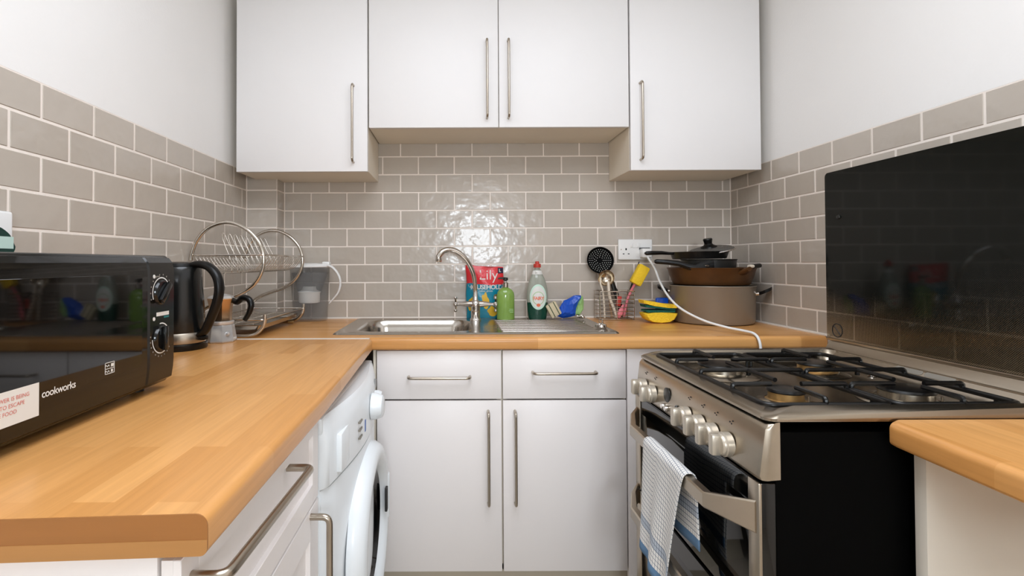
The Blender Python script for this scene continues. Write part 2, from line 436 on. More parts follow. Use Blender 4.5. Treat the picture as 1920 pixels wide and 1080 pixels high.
# ------------------------------------------------------------------ fitted units
def bar_handle(name, p0, p1, out, r, parent):
    p0, p1, out = Vector(p0), Vector(p1), Vector(out)
    return obj(name, tube(nb(), fillet([p0, p0+out, p1+out, p1], .014), r, 12), M['satin'], parent)
def wall_unit(label, x0, x1, zb, doors, group):
    """doors: list of (x0, x1, handle_x, handle_z0, handle_z1)"""
    t = thing('wall_cabinet', label, 'cabinet', ((x0+x1)/2, -.13, zb), group=group)
    obj('carcass', box(nb(), (x0+.001, -.255, zb+.002), (x1-.001, -.002, 2.22), .001, 1), M['cream'], t)
    for a, b_, hx, h0, h1 in doors:
        d = obj('door', box(nb(), (a+.0015, -.276, zb), (b_-.0015, -.257, 2.22), .0015, 2), M['door_white'], t)
        bar_handle('handle', (hx, -.274, h0), (hx, -.274, h1), (0, -.032, 0), .0045, d)
    return t
g = 'white wall cabinets over the sink'
wall_unit('white wall cabinet at the left wall, above the dish rack', -.826, -.327, 1.4955, [(-.826, -.327, -.381, 1.530, 1.820)], g)
wall_unit('wide two-door white wall cabinet above the sink, hung higher than its neighbours', -.3245, .6625, 1.6605, [(-.3245, .1685, .124, 1.695, 1.988), (.1685, .6625, .205, 1.695, 1.988)], g)
wall_unit('white wall cabinet at the right wall, above the stacked pans', .6655, 1.161, 1.4955, [(.6655, 1.161, .703, 1.535, 1.826)], g)

def base_unit(label, x0, x1, hx0, hx1, hz, dhx, group):
    t = thing('base_cabinet', label, 'cabinet', ((x0+x1)/2, -.3, .155), group=group)
    bm = nb()
    for lo, hi in (((x0, -.528, .155), (x0+.016, -.02, .74)), ((x1-.016, -.528, .155), (x1, -.02, .74)), ((x0, -.528, .155), (x1, -.02, .173)), ((x0, -.032, .155), (x1, -.02, .74)), ((x0, -.528, .74), (x1, -.490, .868))): box(bm, lo, hi)
    obj('carcass', bm, M['cream'], t)
    d = obj('drawer', box(nb(), (x0+.0025, -.549, .710), (x1-.0025, -.530, .866), .0015, 2), M['base_white'], t)
    bar_handle('handle', (hx0, -.547, hz), (hx1, -.547, hz), (0, -.032, 0), .0045, d)
    d = obj('door', box(nb(), (x0+.0025, -.549, .160), (x1-.0025, -.530, .7045), .0015, 2), M['base_white'], t)
    bar_handle('handle', (dhx, -.547, .378), (dhx, -.547, .672), (0, -.032, 0), .0045, d)
    return t
g = 'white base cabinets under the sink'
base_unit('white base cabinet beside the washing machine, with a drawer above its door', -.2555, .1505, -.150, .047, .783, .105, g)
base_unit('white base cabinet nearer the cooker, with a drawer above its door', .1505, .5525, .249, .451, .796, .191, g)
t = obj('upright_board', box(nb(), (.5545, -.547, .02), (1.15, -.530, .868), .001), M['base_white'])
tag(t, 'plain white upright board between base cabinet and cooker', 'board')
t = obj('filler_strip', box(nb(), (-.266, -.540, .155), (-.2575, -.46, .868), .001), M['cream'])
tag(t, 'narrow cream strip between washing machine and base cabinet', 'panel')
struct('baseboard_back', box(nb(), (-.2555, -.495, 0), (.60, -.478, .154)), M['plinth'])

# worktops ---------------------------------------------------------
def edge_profile(x_front, x_back, z0, z1, r, n=7):
    """section of a postformed worktop; front nose rounded top and bottom"""
    s = 1 if x_back > x_front else -1
    pts = [(x_back, z0), (x_back, z1)]
    for k in range(n+1):
        a = PI/2*k/n; pts.append((x_front + s*(r - r*math.sin(a)), z1 - r + r*math.cos(a)))
    for k in range(n+1):
        a = PI/2*k/n; pts.append((x_front + s*(r - r*math.cos(a))*.6, z0 + r*.6 - r*.6*math.sin(a)))
    return pts
bm = nb(); pr_ = edge_profile(-.566, -.004, .870, WT, .014)
def wt_piece(bm, prof, x0, x1): loft(bm, [[(x0, y, z) for y, z in prof], [(x1, y, z) for y, z in prof]])
wt_piece(bm, pr_, XL+.003, -.364); wt_piece(bm, pr_, .072, XR-.004)      # left and right of the sink cut-out
wt_piece(bm, edge_profile(-.566, -.447, .870, WT, .014), -.364, .072); wt_piece(bm, [(-.073, .870), (-.004, .870), (-.004, WT), (-.073, WT)], -.364, .072)
wt_b = obj('worktop', bm, M['wood_x'], angle=30)
tag(wt_b, 'beech block worktop along the back wall, with the sink in it', 'worktop', 'beech worktops')
bm = nb()
def lw(xf, y): return [(x, y, z) for x, z in edge_profile(xf, XL+.003, .870, WT, .012)]
pts0 = lw(-.262, -.589); pts1 = lw(-.2395, -1.25); pts2 = [(x, -1.700 - (.020 if x < -.5 else .0), z) for x, y, z in lw(-.2385, 0)]
pts2 = [(x, -1.703 - .055*(-.2385-x)/.62*.6, z) for x, y, z in lw(-.2385, 0)]
loft(bm, [pts0, pts1, pts2])
wt_l = obj('worktop', bm, M['wood_y'], angle=30)
tag(wt_l, 'long beech block worktop carrying the microwave and kettle', 'worktop', 'beech worktops')
obj('end_strip', loft(nb(), [[(x, y-.0003, z) for x, y, z in pts2], [(x, y-.0016, z) for x, y, z in pts2]]), M['wood_edge'], wt_l, angle=30, label='darker cut end of the worktop')
obj('end_strip', loft(nb(), [[(x, y, min(z, .8855)) for x, y, z in [(x, y-.0017, z) for x, y, z in pts2]], [(x, y-.0022, min(z, .8855)) for x, y, z in pts2]]), mat('beech_cut_edge_pale', (178, 126, 70), .45, var=.1, vscale=5, vstretch=(1, 1, 22)), wt_l, angle=30, label='paler lower band of the cut end')
t = obj('joint_strip', box(nb(), (XL+.01, -.5885, .872), (-.272, -.5685, WT+.0006)), M['seal'], wt_l, label='pale jointing strip')
RZ = .885
bm = nb()
def rw(xf, y): return [(x, y, z) for x, z in edge_profile(xf, XR-.004, RZ-.039, RZ, .012)]
a0 = rw(.728, -1.3440); a1 = rw(.716, -1.352); a2 = rw(.713, -1.365); a3 = rw(.688, -1.95)
loft(bm, [a0, a1, a2, a3])
wt_r = obj('worktop', bm, M['wood_y'], angle=30)
tag(wt_r, 'short beech block worktop in front of the cooker, at the right edge', 'worktop', 'beech worktops')
t = obj('end_panel', box(nb(), (.757, -1.372, .0), (XR-.01, -1.350, RZ-.041), .0008), M['panel'])
tag(t, 'pale upright end panel under the short worktop', 'panel')

# left shaker unit -----------------------------------------------------
t = thing('base_cabinet', 'white panelled base cabinet under the microwave worktop, nearest the camera', 'cabinet', (-.55, -1.455, .155))
obj('carcass', box(nb(), (-.85, -1.690, .155), (-.286, -1.208, .868)), M['cream'], t)
obj('end_panel', box(nb(), (-.86, -1.702, .0), (-.288, -1.691, .868), .0008), M['base_white'], t)
def shaker(name, y0, y1, z0, z1, fr):
    bm = nb()
    box(bm, (-.284, y0, z0), (-.273, y1, z1))
    for lo, hi in (((y0, z0), (y0+fr, z1)), ((y1-fr, z0), (y1, z1)), ((y0+fr, z0), (y1-fr, z0+fr)), ((y0+fr, z1-fr), (y1-fr, z1))):
        box(bm, (-.2735, lo[0], lo[1]), (-.265, hi[0], hi[1]), .0008, 1)
    return obj(name, bm, M['base_white'], t)
d = shaker('drawer', -1.702, -1.210, .7035, .864, .035)
bar_handle('handle', (-.270, -1.683, .837), (-.270, -1.377, .823), (.040, 0, 0), .006, d)
d = shaker('door', -1.702, -1.210, .158, .699, .055)
bar_handle('handle', (-.270, -1.262, .688), (-.270, -1.262, .40), (.040, 0, 0), .006, d)

# washing machine ----------------------------------------------------------
WX = -.254
def bow(y): return .034*max(0, math.sin(PI*(y+1.196)/.592))
t = thing('washing_machine', 'white front-loading washing machine under the left worktop', 'washing machine', (-.55, -.90, 0))
obj('body', box(nb(), (-.82, -1.198, .03), (WX-.012, -.600, .812), .004), M['washer'], t)
obj('top', box(nb(), (-.82, -1.199, .814), (WX-.006, -.599, .846), .004), M['washer'], t)
lo = []
for i in range(25):
    y = -1.194 + .588*i/24; e = .010 if i in (0, 24) else 0
    lo.append([(WX-.025, y, .03), (WX+bow(y)-e, y, .03), (WX+bow(y)-e, y, .695), (WX+bow(y)-.003-e, y, .703), (WX-.025, y, .703)])
obj('front_panel', loft(nb(), lo), M['washer'], t)
bm = nb()
pr_ = [(WX-.03, .708), (WX-.004, .706), (WX+.004, .712), (WX+.004, .80), (WX-.004, .838), (WX-.012, .845), (WX-.03, .845)]
loops = []
for i in range(29):
    y, k = [(-1.198, .0), (-1.195, .6), (-1.188, 1)][i] if i < 3 else ([(-.612, 1), (-.605, .6), (-.602, 0)][i-26] if i > 25 else (-1.188 + .576*(i-2)/24, 1))
    loops.append([(WX-.03 + (x-WX+.03)*(.45+.55*k) + (bow(y)*.9 if x > WX-.02 else 0), y, z) for x, z in pr_])
loft(bm, loops)
fas = obj('control_panel', bm, M['washer'], t)
obj('detergent_drawer', box(nb(), (WX+.008, -1.150, .722), (WX+.022, -1.02, .80), .003), M['washer'], t)
dial = obj('dial', lathe(nb(), [(.034, 0), (.034, .010), (.028, .028), (.022, .031), (0, .031)], 28, T_((WX+.036, -.86, .776)) @ AXX), M['washer'], t)
obj('dial', lathe(nb(), [(.020, 0), (.020, .010), (.016, .020), (0, .021)], 24, T_((WX+.030, -.775, .776)) @ AXX), M['washer'], t)
obj('display', box(nb(), (WX+.018, -.735, .79), (WX+.0235, -.705, .812)), M['washer_grey'], t)
obj('programme_mark', box(nb(), (WX+.028, -.952, .738), (WX+.0345, -.938, .768), .002), M['blue'], t)
for i in range(9):
    obj('programme_print', box(nb(), (WX+.025, -1.015+.011*(i % 3), .742+.018*(i//3)), (WX+.0345, -1.008+.011*(i % 3), .746+.018*(i//3))), M['print_grey'], t)
for i in range(4): obj('button', lathe(nb(), [(.007, 0), (.007, .005), (0, .006)], 14, T_((WX+.020-.004*i, -.70+.018*i, .745)) @ AXX), M['washer_grey'], t)
Md = T_((WX+.020, -.90, .480)) @ AXX
door = obj('door', lathe(nb(), [(.210, 0), (.212, .008), (.209, .020), (.200, .034), (.186, .041), (.170, .040), (.158, .030), (.152, .014), (.150, .0)], 64, Md, cap=False), M['washer'], t)
obj('door_glass', lathe(nb(), [(.153, .018), (.140, .022), (.115, .006), (.08, -.02), (0, -.035)], 48, Md, cap=False), M['oven_glass'], door)
obj('door_handle', box(nb(), (WX+.038, -.735, .42), (WX+.064, -.712, .55), .008, 3), M['washer'], door)
obj('handle_recess', box(nb(), (WX+.0555, -.765, .455), (WX+.0625, -.745, .52), .002), M['slate'], door)
obj('badge', box(nb(), (WX-.10, -1.1995, .800), (WX-.03, -1.1985, .838)), M['slate'], t)

# ------------------------------------------------------------------ sink
SX0, SX1, SY0, SY1, SZ = -.412, .552, -.498, -.036, WT+.0015
s_ = thing('sink', 'stainless steel inset sink with a bowl and ribbed drainer', 'sink', (.07, -.27, WT))
# deck as rings: outer rim, then the bowl hole opened by a bridge of two outlines
BO = rrect(-.352, .060, -.435, -.085, .07, 8)
def deck():
    bm = nb()
    o1 = rrect(SX0, SX1, SY0, SY1, .022, 8); o2 = rrect(SX0+.006, SX1-.006, SY0+.006, SY1-.006, .018, 8); o3 = rrect(SX0+.016, SX1-.016, SY0+.016, SY1-.016, .014, 8)
    L0 = [bm.verts.new((x, y, WT+.0003)) for x, y in o1]; L1 = [bm.verts.new((x, y, SZ+.004)) for x, y in o2]; L2 = [bm.verts.new((x, y, SZ+.001)) for x, y in o3]
    n = len(L0)
    for A, B in ((L0, L1), (L1, L2)):
        for k in range(n): bm.faces.new((A[k], A[(k+1) % n], B[(k+1) % n], B[k]))
    H = [bm.verts.new((x, y, SZ+.001)) for x, y in BO]
    ed = [bm.edges.get((L2[k], L2[(k+1) % n])) for k in range(n)]
    ed += [bm.edges.new((H[k], H[(k+1) % len(H)])) for k in range(len(H))]
    bmesh.ops.triangle_fill(bm, use_beauty=True, use_dissolve=False, edges=ed)
    return bm
obj('deck', deck(), M['sink'], s_, angle=20)
loops = []
for ins, z in ((0, SZ+.001), (.004, SZ-.004), (.010, SZ-.03), (.018, SZ-.13), (.04, SZ-.152), (.10, SZ-.156)):
    loops.append([(x, y, z) for x, y in rrect(-.352+ins, .060-ins, -.435+ins, -.085-ins, max(.07-ins*.3, .03), 8)])
obj('bowl', loft(nb(), loops, cap0=False), M['sink'], s_)
obj('drain', lathe(nb(), [(.045, 0), (.045, .003), (.034, .004), (.03, .001), (0, .001)], 28, T_((-.146, -.26, SZ-.156))), M['chrome'], s_)
for i in range(9):
    y = -.432 + i*.041
    obj('drainer_rib', tube(nb(), [(.145+.012*(i == 0), y, SZ-.007), (.165, y, SZ-.0020), (.49, y, SZ-.0020), (.510, y, SZ-.007)], .0062, 12), M['sink'], s_)

# tap
TX, TY, TZ = .084, -.105, SZ+.001
t = thing('mixer_tap', 'chrome mixer tap with swan-neck spout and two cross handles', 'tap', (TX, TY, TZ))
obj('pedestal', lathe(nb(), [(.0235, 0), (.0225, .005), (.0185, .012), (.0185, .05), (.0205, .062), (.019, .074), (.013, .082), (.010, .086), (.0085, .12), (.0075, .123)], 28, T_((TX, TY, TZ))), M['chrome'], t)
zz = TZ + .066
for s in (-1, 1):
    a = obj('arm', tube(nb(), [(TX+s*.012, TY, zz), (TX+s*.035, TY, zz+.001), (TX+s*.06, TY, zz), (TX+s*.078, TY, zz-.001)], [.014, .0115, .0065, .0055], 16), M['chrome'], t)
    hx = TX + s*.082
    bm = nb(); lathe(bm, [(0, -.0115), (.009, -.007), (.0115, 0), (.009, .007), (0, .0115)], 16, T_((hx, TY, zz)))
    obj('handle', bm, M['chrome'], a)
    for q in (0, 1, 2, 3):
        dx = Vector((0, math.sin(q*PI/2)*.026, math.cos(q*PI/2)*.026))
        c0 = Vector((hx, TY, zz))
        bm = nb(); tube(bm, [c0 + dx*.25, c0 + dx*.85], [.0045, .0034], 8); lathe(bm, [(0, -.0072), (.0058, -.0042), (.0072, 0), (.0058, .0042), (0, .0072)], 12, T_(c0 + dx))
        obj('spoke', bm, M['chrome'], a)
sp_pts = smooth([(TX-.001, TY, TZ+.116), (TX-.003, TY-.004, TZ+.160), (TX-.012, TY-.010, TZ+.200), (TX-.034, TY-.020, TZ+.242), (TX-.065, TY-.03, TZ+.274), (TX-.100, TY-.04, TZ+.289), (TX-.130, TY-.05, TZ+.283), (TX-.147, TY-.055, TZ+.264), (TX-.149, TY-.056, TZ+.252)], 7)
obj('spout', tube(nb(), sp_pts, [.0082 + .0032*min(1, i/30) for i in range(len(sp_pts))], 16), M['chrome'], t)
obj('nozzle', lathe(nb(), [(.0122, 0), (.0128, .003), (.0128, .014), (.011, .016)], 20, T_((TX-.1495, TY-.0562, TZ+.240)) @ Rm(.1, 'Y')), M['chrome'], t)

# ------------------------------------------------------------------ cooker
t = thing('gas_cooker', 'freestanding stainless steel gas cooker with black sides and a black glass lid', 'cooker', (.80, -1.04, 0))
CX0, CX1, CY0, CY1 = .526, 1.10, -1.338, -.745          # front, back, near, far
obj('body', box(nb(), (CX0+.012, CY0+.003, .04), (CX1, CY1-.003, .862)), M['black_enamel'], t)
# control panel
bm = nb()
loops = []
sec = [(.545, .783), (.513, .781), (.509, .788), (.520, .866), (.526, .874), (.535, .878), (.545, .879)]
for y, k in ((CY0+.001, 0), (CY0+.004, .75), (CY0+.012, 1), (CY1-.012, 1), (CY1-.004, .75), (CY1-.001, 0)):
    loops.append([(.545 + (x-.545)*(.70+.30*k), y, z) for x, z in sec])
loft(bm, loops); obj('control_panel', bm, M['cook_steel'], t)
def px_at(z): return .509 + (z-.788)*.141
KN = [(-.813, .812), (-.876, .809), (-1.068, .808), (-1.129, .808), (-1.183, .808), (-1.238, .808)]
for y, z in KN:
    Mk = T_((px_at(z), y, z)) @ AXNX
    k = obj('knob', lathe(nb(), [(.0225, 0), (.0225, .012), (.0205, .014), (.0205, .017), (.018, .020), (0, .020)], 28, Mk), M['knob'], t)
    gb = nb(); box(gb, (-.0195, -.0085, .017), (.0195, .0085, .036), .004, 2, Mk)
    obj('grip', gb, M['knob'], k)
obj('minute_timer', lathe(nb(), [(.018, 0), (.018, .002), (.016, .003), (0, .003)], 28, T_((px_at(.826), -.955, .826)) @ AXNX), M['pan_dark'], t)
for q, y in enumerate((-.945, -.965)): obj('button', lathe(nb(), [(.0065, 0), (.0065, .006), (.005, .008), (0, .008)], 16, T_((px_at(.797), y, .797-.001*q)) @ AXNX), M['chrome'], t)
obj('indicator_lens', lathe(nb(), [(.010, 0), (.009, .003), (0, .004)], 4, T_((px_at(.808), -1.012, .808)) @ AXNX), M['slate'], t)
for y in (-.813, -.876, -1.068, -1.129, -1.183, -1.238):
    bm = nb()
    for a, b_ in ((0, 0), (.006, .002), (-.004, .006)): box(bm, (px_at(.846)-.0008, y+a-.001, .846+b_-.0012), (px_at(.846)+.0008, y+a+.0015, .846+b_+.0012))
    obj('printed_symbol', bm, M['print_dark'], t)
# doors
def oven_door(z0, z1, hz, nm):
    d = obj('oven_door', box(nb(), (.514, CY0+.004, z0), (.546, CY1-.004, z1), .002), M['oven_glass'], t)
    for y0, y1 in ((CY0+.003, CY0+.036), (CY1-.036, CY1-.003)):
        obj('door_column', box(nb(), (.509, y0, z0), (.5145, y1, z1), .0015), M['cook_steel'], d)
    obj('window_border', box(nb(), (.5125, CY0+.04, z1-.045), (.5139, CY1-.04, z1-.002)), M['black_gloss'], d)
    # handle: a flat bar standing off, cranked back to both columns
    X0 = .462
    path = [(.511, CY0+.012, hz+.004), (.484, CY0+.045, hz+.004), (X0, CY0+.085, hz), (X0, CY1-.120, hz), (.484, CY1-.055, hz+.004), (.511, CY1-.014, hz+.004)]
    lo = []
    for i, (x, y, z) in enumerate(path):
        hh = (.028, .021, .0145, .0145, .021, .028)[i]; th = (.004, .007, .009, .009, .007, .004)[i]
        lo.append([(x-th, y, z-hh+.003), (x-th, y, z+hh-.003), (x-th+.003, y, z+hh), (x+th-.002, y, z+hh), (x+th, y, z+hh-.003), (x+th, y, z-hh+.003), (x+th-.003, y, z-hh), (x-th+.003, y, z-hh)])
    obj('handle', loft(nb(), lo), M['cook_steel'], d, angle=25)
    return d
oven_door(.522, .776, .712, 'top')
oven_door(.115, .516, .500, 'main')
obj('plinth', box(nb(), (.53, CY0+.006, .02), (.548, CY1-.006, .11)), M['black_enamel'], t)
# hob plate: rim rings, side lips higher than the front one
def hobz(x): 
    q = min(1, max(0, (x-CX0)/.075)); return .0165*q*q*(3-2*q)
hob = nb(); loops = []
for ins, z, k, rr in ((0, .8805, 0, .02), (.0, .885, .6, .02), (.003, .8875, 1, .02), (.010, .8895, 1, .022), (.024, .8885, .92, .03), (.032, .884, .45, .034), (.042, .872, 0, .036), (.055, .8685, 0, .04)):
    xi = ins if ins < .02 else ins + .006
    loops.append([(x, y, z + k*hobz(x)) for x, y in rrect(CX0+xi-.004, 1.062-ins*.6, CY0+ins-.001, CY1-ins+.001, rr, 8)])
loft(hob, loops, cap0=False)
hobo = obj('hob', hob, M['hob_steel'], t, angle=35)
# raised ledge at the back with two vents and the lid hinge line
lp = [(1.020, .8695), (1.034, .888), (1.052, .906), (1.0615, .924), (1.082, .926), (1.098, .92), (1.098, .87)]
obj('back_ledge', loft(nb(), [[(x, CY0+.002, z) for x, z in lp], [(x, CY1-.002, z) for x, z in lp]]), M['cook_steel'], t, angle=20)
for y0, y1 in ((-1.055, -.985), (-1.13, -1.06)):
    a = math.atan2(.018, .018)
    Mv = T_((1.0435, 0, .8975)) @ Rm(-a, 'Y')
    obj('vent', prism(nb(), rrect(-.0065, .0065, y0, y1, .006, 5), -.001, .0008, Mv), M['print_grey'], t)
for y in (-.955, -1.07): obj('hinge_screw', lathe(nb(), [(.009, 0), (.008, .004), (0, .006)], 16, T_((1.012, y, .870))), M['chrome'], t)
# burners
for x, y, r, warm in ((.660, -.925, .048, 0), (.905, -.912, .039, 1), (.658, -1.178, .031, 1), (.902, -1.172, .044, 0)):
    bz = .8687
    b_ = obj('burner', lathe(nb(), [(r*1.75, 0), (r*1.7, .0022), (r*1.15, .006), (r*1.02, .008), (r, .0215), (r*.6, .0215), (0, .0215)], 36, T_((x, y, bz))), M['brass'] if warm else M['burner_alu'], t)
    obj('skirt', lathe(nb(), [(r*1.85, .0), (r*1.8, .0016), (r*1.2, .0064), (r*1.16, .004)], 36, T_((x, y, bz+.0006))), M['hob_steel'], b_)
    obj('cap', lathe(nb(), [(r*1.06, .0215), (r*1.10, .024), (r*1.06, .0275), (r*.9, .029), (0, .0295)], 36, T_((x, y, bz))), M['iron'], b_)
    obj('igniter', lathe(nb(), [(.002, 0), (.002, .014), (0, .015)], 10, T_((x+r*.95, y-r*.75, bz+.003))), M['satin'], b_)
# two pan supports, each a bar frame with raised fingers
def finger(bm, p, q, zb=.893, zt=.905):
    p, q = Vector(p), Vector(q)
    tube(bm, fillet([(p.x, p.y, zb), (p.x, p.y, zt), (q.x, q.y, zt)], .010, 5), .0048, 8)
for x0, x1, xc in ((.553, .780, .660), (.790, 1.012, .905)):
    ps = obj('pan_support', tube(nb(), fillet([(x, y, .893) for x, y in ((x0, -1.04), (x0, -1.285), (x1, -1.285), (x1, -.785), (x0, -.785), (x0, -1.039))], .022, 5), .0055, 10), M['iron'], t)
    bm = nb(); tube(bm, fillet([(x0, -1.045, .893), (x0, -1.045, .905), (x1, -1.045, .905), (x1, -1.045, .893)], .012, 5), .0048, 8); obj('cross_bar', bm, M['iron'], ps)
    for yc in (-.920, -1.176):
        for a, b_ in (((x0, yc), (xc-.030, yc)), ((x1, yc), (xc+.030, yc)), ((xc, -.785 if yc > -1 else -1.285), (xc, yc+.03 if yc > -1 else yc-.03)), ((xc, -1.045), (xc, yc-.035 if yc > -1 else yc+.035))):
            bm = nb(); finger(bm, a, b_); obj('finger', bm, M['iron'], ps)
    for x in (x0, x1):
        for y in (-.83, -1.24):
            bm = nb(); tube(bm, [(x, y, .869), (x, y, .893)], .004, 8); obj('foot', bm, M['iron'], ps)
# lid
LX, LZ0, LZ1 = 1.069, .9275, 1.402
lid_y0, lid_y1 = CY0, -.728
Ml = Matrix(((0, 0, 1, 0), (1, 0, 0, 0), (0, 1, 0, 0), (0, 0, 0, 1)))      # (y, z) outline, thickness along x
lid = obj('glass_lid', prism(nb(), [(y, z) for y, z in rrect(lid_y0, lid_y1, LZ0, LZ1, .012, 6)], LX, LX+.005, Ml), M['lid'], t)
obj('lid_trim', box(nb(), (LX-.003, lid_y0, LZ0-.003), (LX+.008, lid_y1, LZ0+.004), .001), M['cook_steel'], lid)
bm = nb(); cy, cz, cr = -.7695, .9555, .0185
tube(bm, [(LX-.0012, cy+cr*math.cos(2*PI*k/32), cz+cr*math.sin(2*PI*k/32)) for k in range(32)], .0014, 6, closed=True)
tube(bm, [(LX-.0012, cy+cr*.72, cz+cr*.72), (LX-.0012, cy-cr*.72, cz-cr*.72)], .0012, 6)
tube(bm, [(LX-.0012, cy+.010, cz-.007), (LX-.0012, cy-.002, cz-.009), (LX-.0012, cy-.011, cz-.006)], .0006, 6)
obj('warning_symbol', bm, M['print_dark'], lid)
obj('lid_stud', lathe(nb(), [(.006, 0), (.005, .003), (0, .004)], 16, T_((LX-.001, -.780, 1.272)) @ AXNX), M['pan_dark'], lid)

# tea towel over the upper oven handle --------------------------------------
HB, HZ = .462, .712
bm = nb(); uvl = bm.loops.layers.uv.new('UVMap')
def sheet(fn, nu, nv, uvf):
    V = [[bm.verts.new(fn(i/nu, j/nv)) for j in range(nv+1)] for i in range(nu+1)]
    for i in range(nu):
        for j in range(nv):
            f = bm.faces.new((V[i][j], V[i+1][j], V[i+1][j+1], V[i][j+1]))
            for lp_, (a, c) in zip(f.loops, ((i, j), (i+1, j), (i+1, j+1), (i, j+1))): lp_[uvl].uv = uvf(a/nu, c/nv)
TW0, TW1 = -.972, -1.183
def tow_main(u, v):
    # v 0 = front hem, 1 = back hem; u 0 = far edge, 1 = near edge
    yt = TW0 + (TW1-TW0)*u
    lf = .247 + (.055*max(0, (u-.36)/.64) if u > .36 else -.006*math.cos(u*9)) ; lb = .150
    s = v*(lf + lb + .05)
    wob = .006*math.sin(u*13+.5)
    if s < lf:
        h = (lf-s)/lf                         # 1 at hem, 0 at the bar
        yb = TW0 + (-1.100-TW0)*(u**.9)
        y = yt*(1-h) + yb*h if h < 1 else yb
        y = yt + (yb-yt)*(h**.8)
        fold = .012*max(0, math.sin(u*PI*1.25+.2))*h + wob*h
        return (HB-.013 - fold - .004*h, y, HZ+.010 - (lf-s))
    if s < lf+.05:
        a = (s-lf)/.05*PI
        return (HB - .0128*math.cos(a), yt, HZ+.010 + .0095*math.sin(a))
    h = (s-lf-.05)/lb
    return (HB+.0135 + .008*h*math.sin(u*7+1)*.5 + .006*h, yt + .012*h*(u-.2), HZ+.010 - (s-lf-.05))
sheet(tow_main, 26, 44, lambda u, v: (u*.30+.003, min(v, (1-v)*1.0)*.52))
tw = obj('tea_towel', bm, M['towel'], angle=80)
so = tw.modifiers.new('thickness', 'SOLIDIFY'); so.thickness = .0022; so.offset = 0
tag(tw, 'white checked tea towel with blue hems hung over the oven door handle', 'tea towel')

# ------------------------------------------------------------------ microwave
MX, MY0, MY1, MZ0, MZ1 = -.550, -1.640, -1.193, .922, 1.166
t = thing('microwave', 'black microwave oven with two round dials on the long worktop', 'microwave', (-.70, -1.42, WT))
obj('casing', box(nb(), (-.856, MY0+.006, MZ0+.004), (MX-.034, MY1-.004, MZ1-.002), .006, 2), M['mw_body'], t)
obj('front_surround', box(nb(), (MX-.034, MY0, MZ0), (MX-.012, MY1, MZ1), .008, 3), M['mw_black'], t)
def bulge_front(y0, y1):
    sec = [(MX-.014, MZ0+.004), (MX-.004, MZ0+.010), (MX-.001, MZ0+.030), (MX, MZ0+.045), (MX, MZ1-.030), (MX-.003, MZ1-.014), (MX-.010, MZ1-.005), (MX-.014, MZ1-.004)]
    bm = nb(); loft(bm, [[(x-.003*(i in (0, 3)), y, z) for x, z in sec] for i, y in enumerate((y0, y0+.003, y1-.003, y1))]); return bm
d = obj('door', bulge_front(MY0+.004, -1.2815), M['black_gloss'], t, angle=25)
obj('door_window', box(nb(), (MX-.002, MY0+.03, MZ0+.048), (MX+.0006, -1.300, MZ1-.034), .0005, 1), M['oven_glass'], d)
cp = obj('control_panel', bulge_front(-1.2795, MY1-.003), M['mw_black'], t, angle=25)
def arc(bm, y, z, r, a0, a1, th, x):
    n = 40
    prev = None
    for k in range(n+1):
        a = a0 + (a1-a0)*k/n
        q = [bm.verts.new((x, y + rr*math.cos(a), z + rr*math.sin(a))) for rr in (r-th/2, r+th/2)]
        if prev: bm.faces.new((prev[0], prev[1], q[1], q[0]))
        prev = q
for z, a0, a1, tilt in ((1.0965, math.radians(20), math.radians(200), .75), (1.0115, math.radians(-220), math.radians(80) - 2*PI + math.radians(40), 0)):
    Mk = T_((MX, -1.2425, z)) @ AXX
    k = obj('dial', lathe(nb(), [(.0235, 0), (.0225, .003), (.021, .005), (0, .005)], 36, Mk), M['mw_black'], t)
    gb = nb(); box(gb, (-.0225, -.0055, .004), (.0225, .0055, .013), .0025, 2, Mk @ Rm(-tilt, 'Z')); obj('grip', gb, M['mw_black'], k)
    bm = nb()
    if tilt: arc(bm, -1.2425, z, .0275, math.radians(40), math.radians(205), .0022, MX+.0006)
    else: arc(bm, -1.2425, z, .0275, math.radians(180), math.radians(320), .0022, MX+.0006); arc(bm, -1.2425, z, .0275, math.radians(45), math.radians(100), .0022, MX+.0006)
    obj('dial_ring', bm, M['print_white'], k)
    for q in range(10):
        a = math.radians(170 + q*17) if not tilt else math.radians(20 + q*20)
        if tilt and q > 9: continue
        y, zz = -1.2425 + .0335*math.cos(a), z + .0335*math.sin(a)
        obj('dial_mark', box(nb(), (MX+.0002, y-.0012, zz-.0012), (MX+.0007, y+.0012, zz+.0012)), M['print_grey'], k)
bm = nb(); box(bm, (MX, -1.2570, 1.0530), (MX+.0006, -1.2170, 1.0600)); obj('printed_sticker', bm, M['print_white'], cp)
bm = nb(); box(bm, (MX, -1.2330, 1.0480), (MX+.0006, -1.2170, 1.0515)); obj('printed_stripe', bm, M['print_teal'], cp)
for y, z in ((-1.2650, 1.1265), (-1.2650, 1.0490)):
    obj('printed_dot', lathe(nb(), [(.0035, 0), (.0035, .0006)], 16, T_((MX, y, z)) @ AXX), M['print_white'], cp)
obj('printed_word', box(nb(), (MX, -1.259, 1.1255), (MX+.0006, -1.2475, 1.1275)), M['print_grey'], cp)
Mt = Matrix(((0, 0, 1, 0), (1, 0, 0, 0), (0, 1, 0, 0), (0, 0, 0, 1)))       # text x -> +y, text y -> +z, facing +x
obj('warning_sticker', box(nb(), (MX, -1.622, .951), (MX+.0008, -1.5225, .9945)), M['print_white'], d)
for i, s in enumerate(('WHEN POWER IS BEING', 'OF STEAM TO ESCAPE', 'CAUSE THE FOOD', 'HOT')):
    text('sticker_lettering', s, .0072, T_((MX+.0012, -1.6165, .9815-i*.0085)) @ Mt, M['print_red'], d)
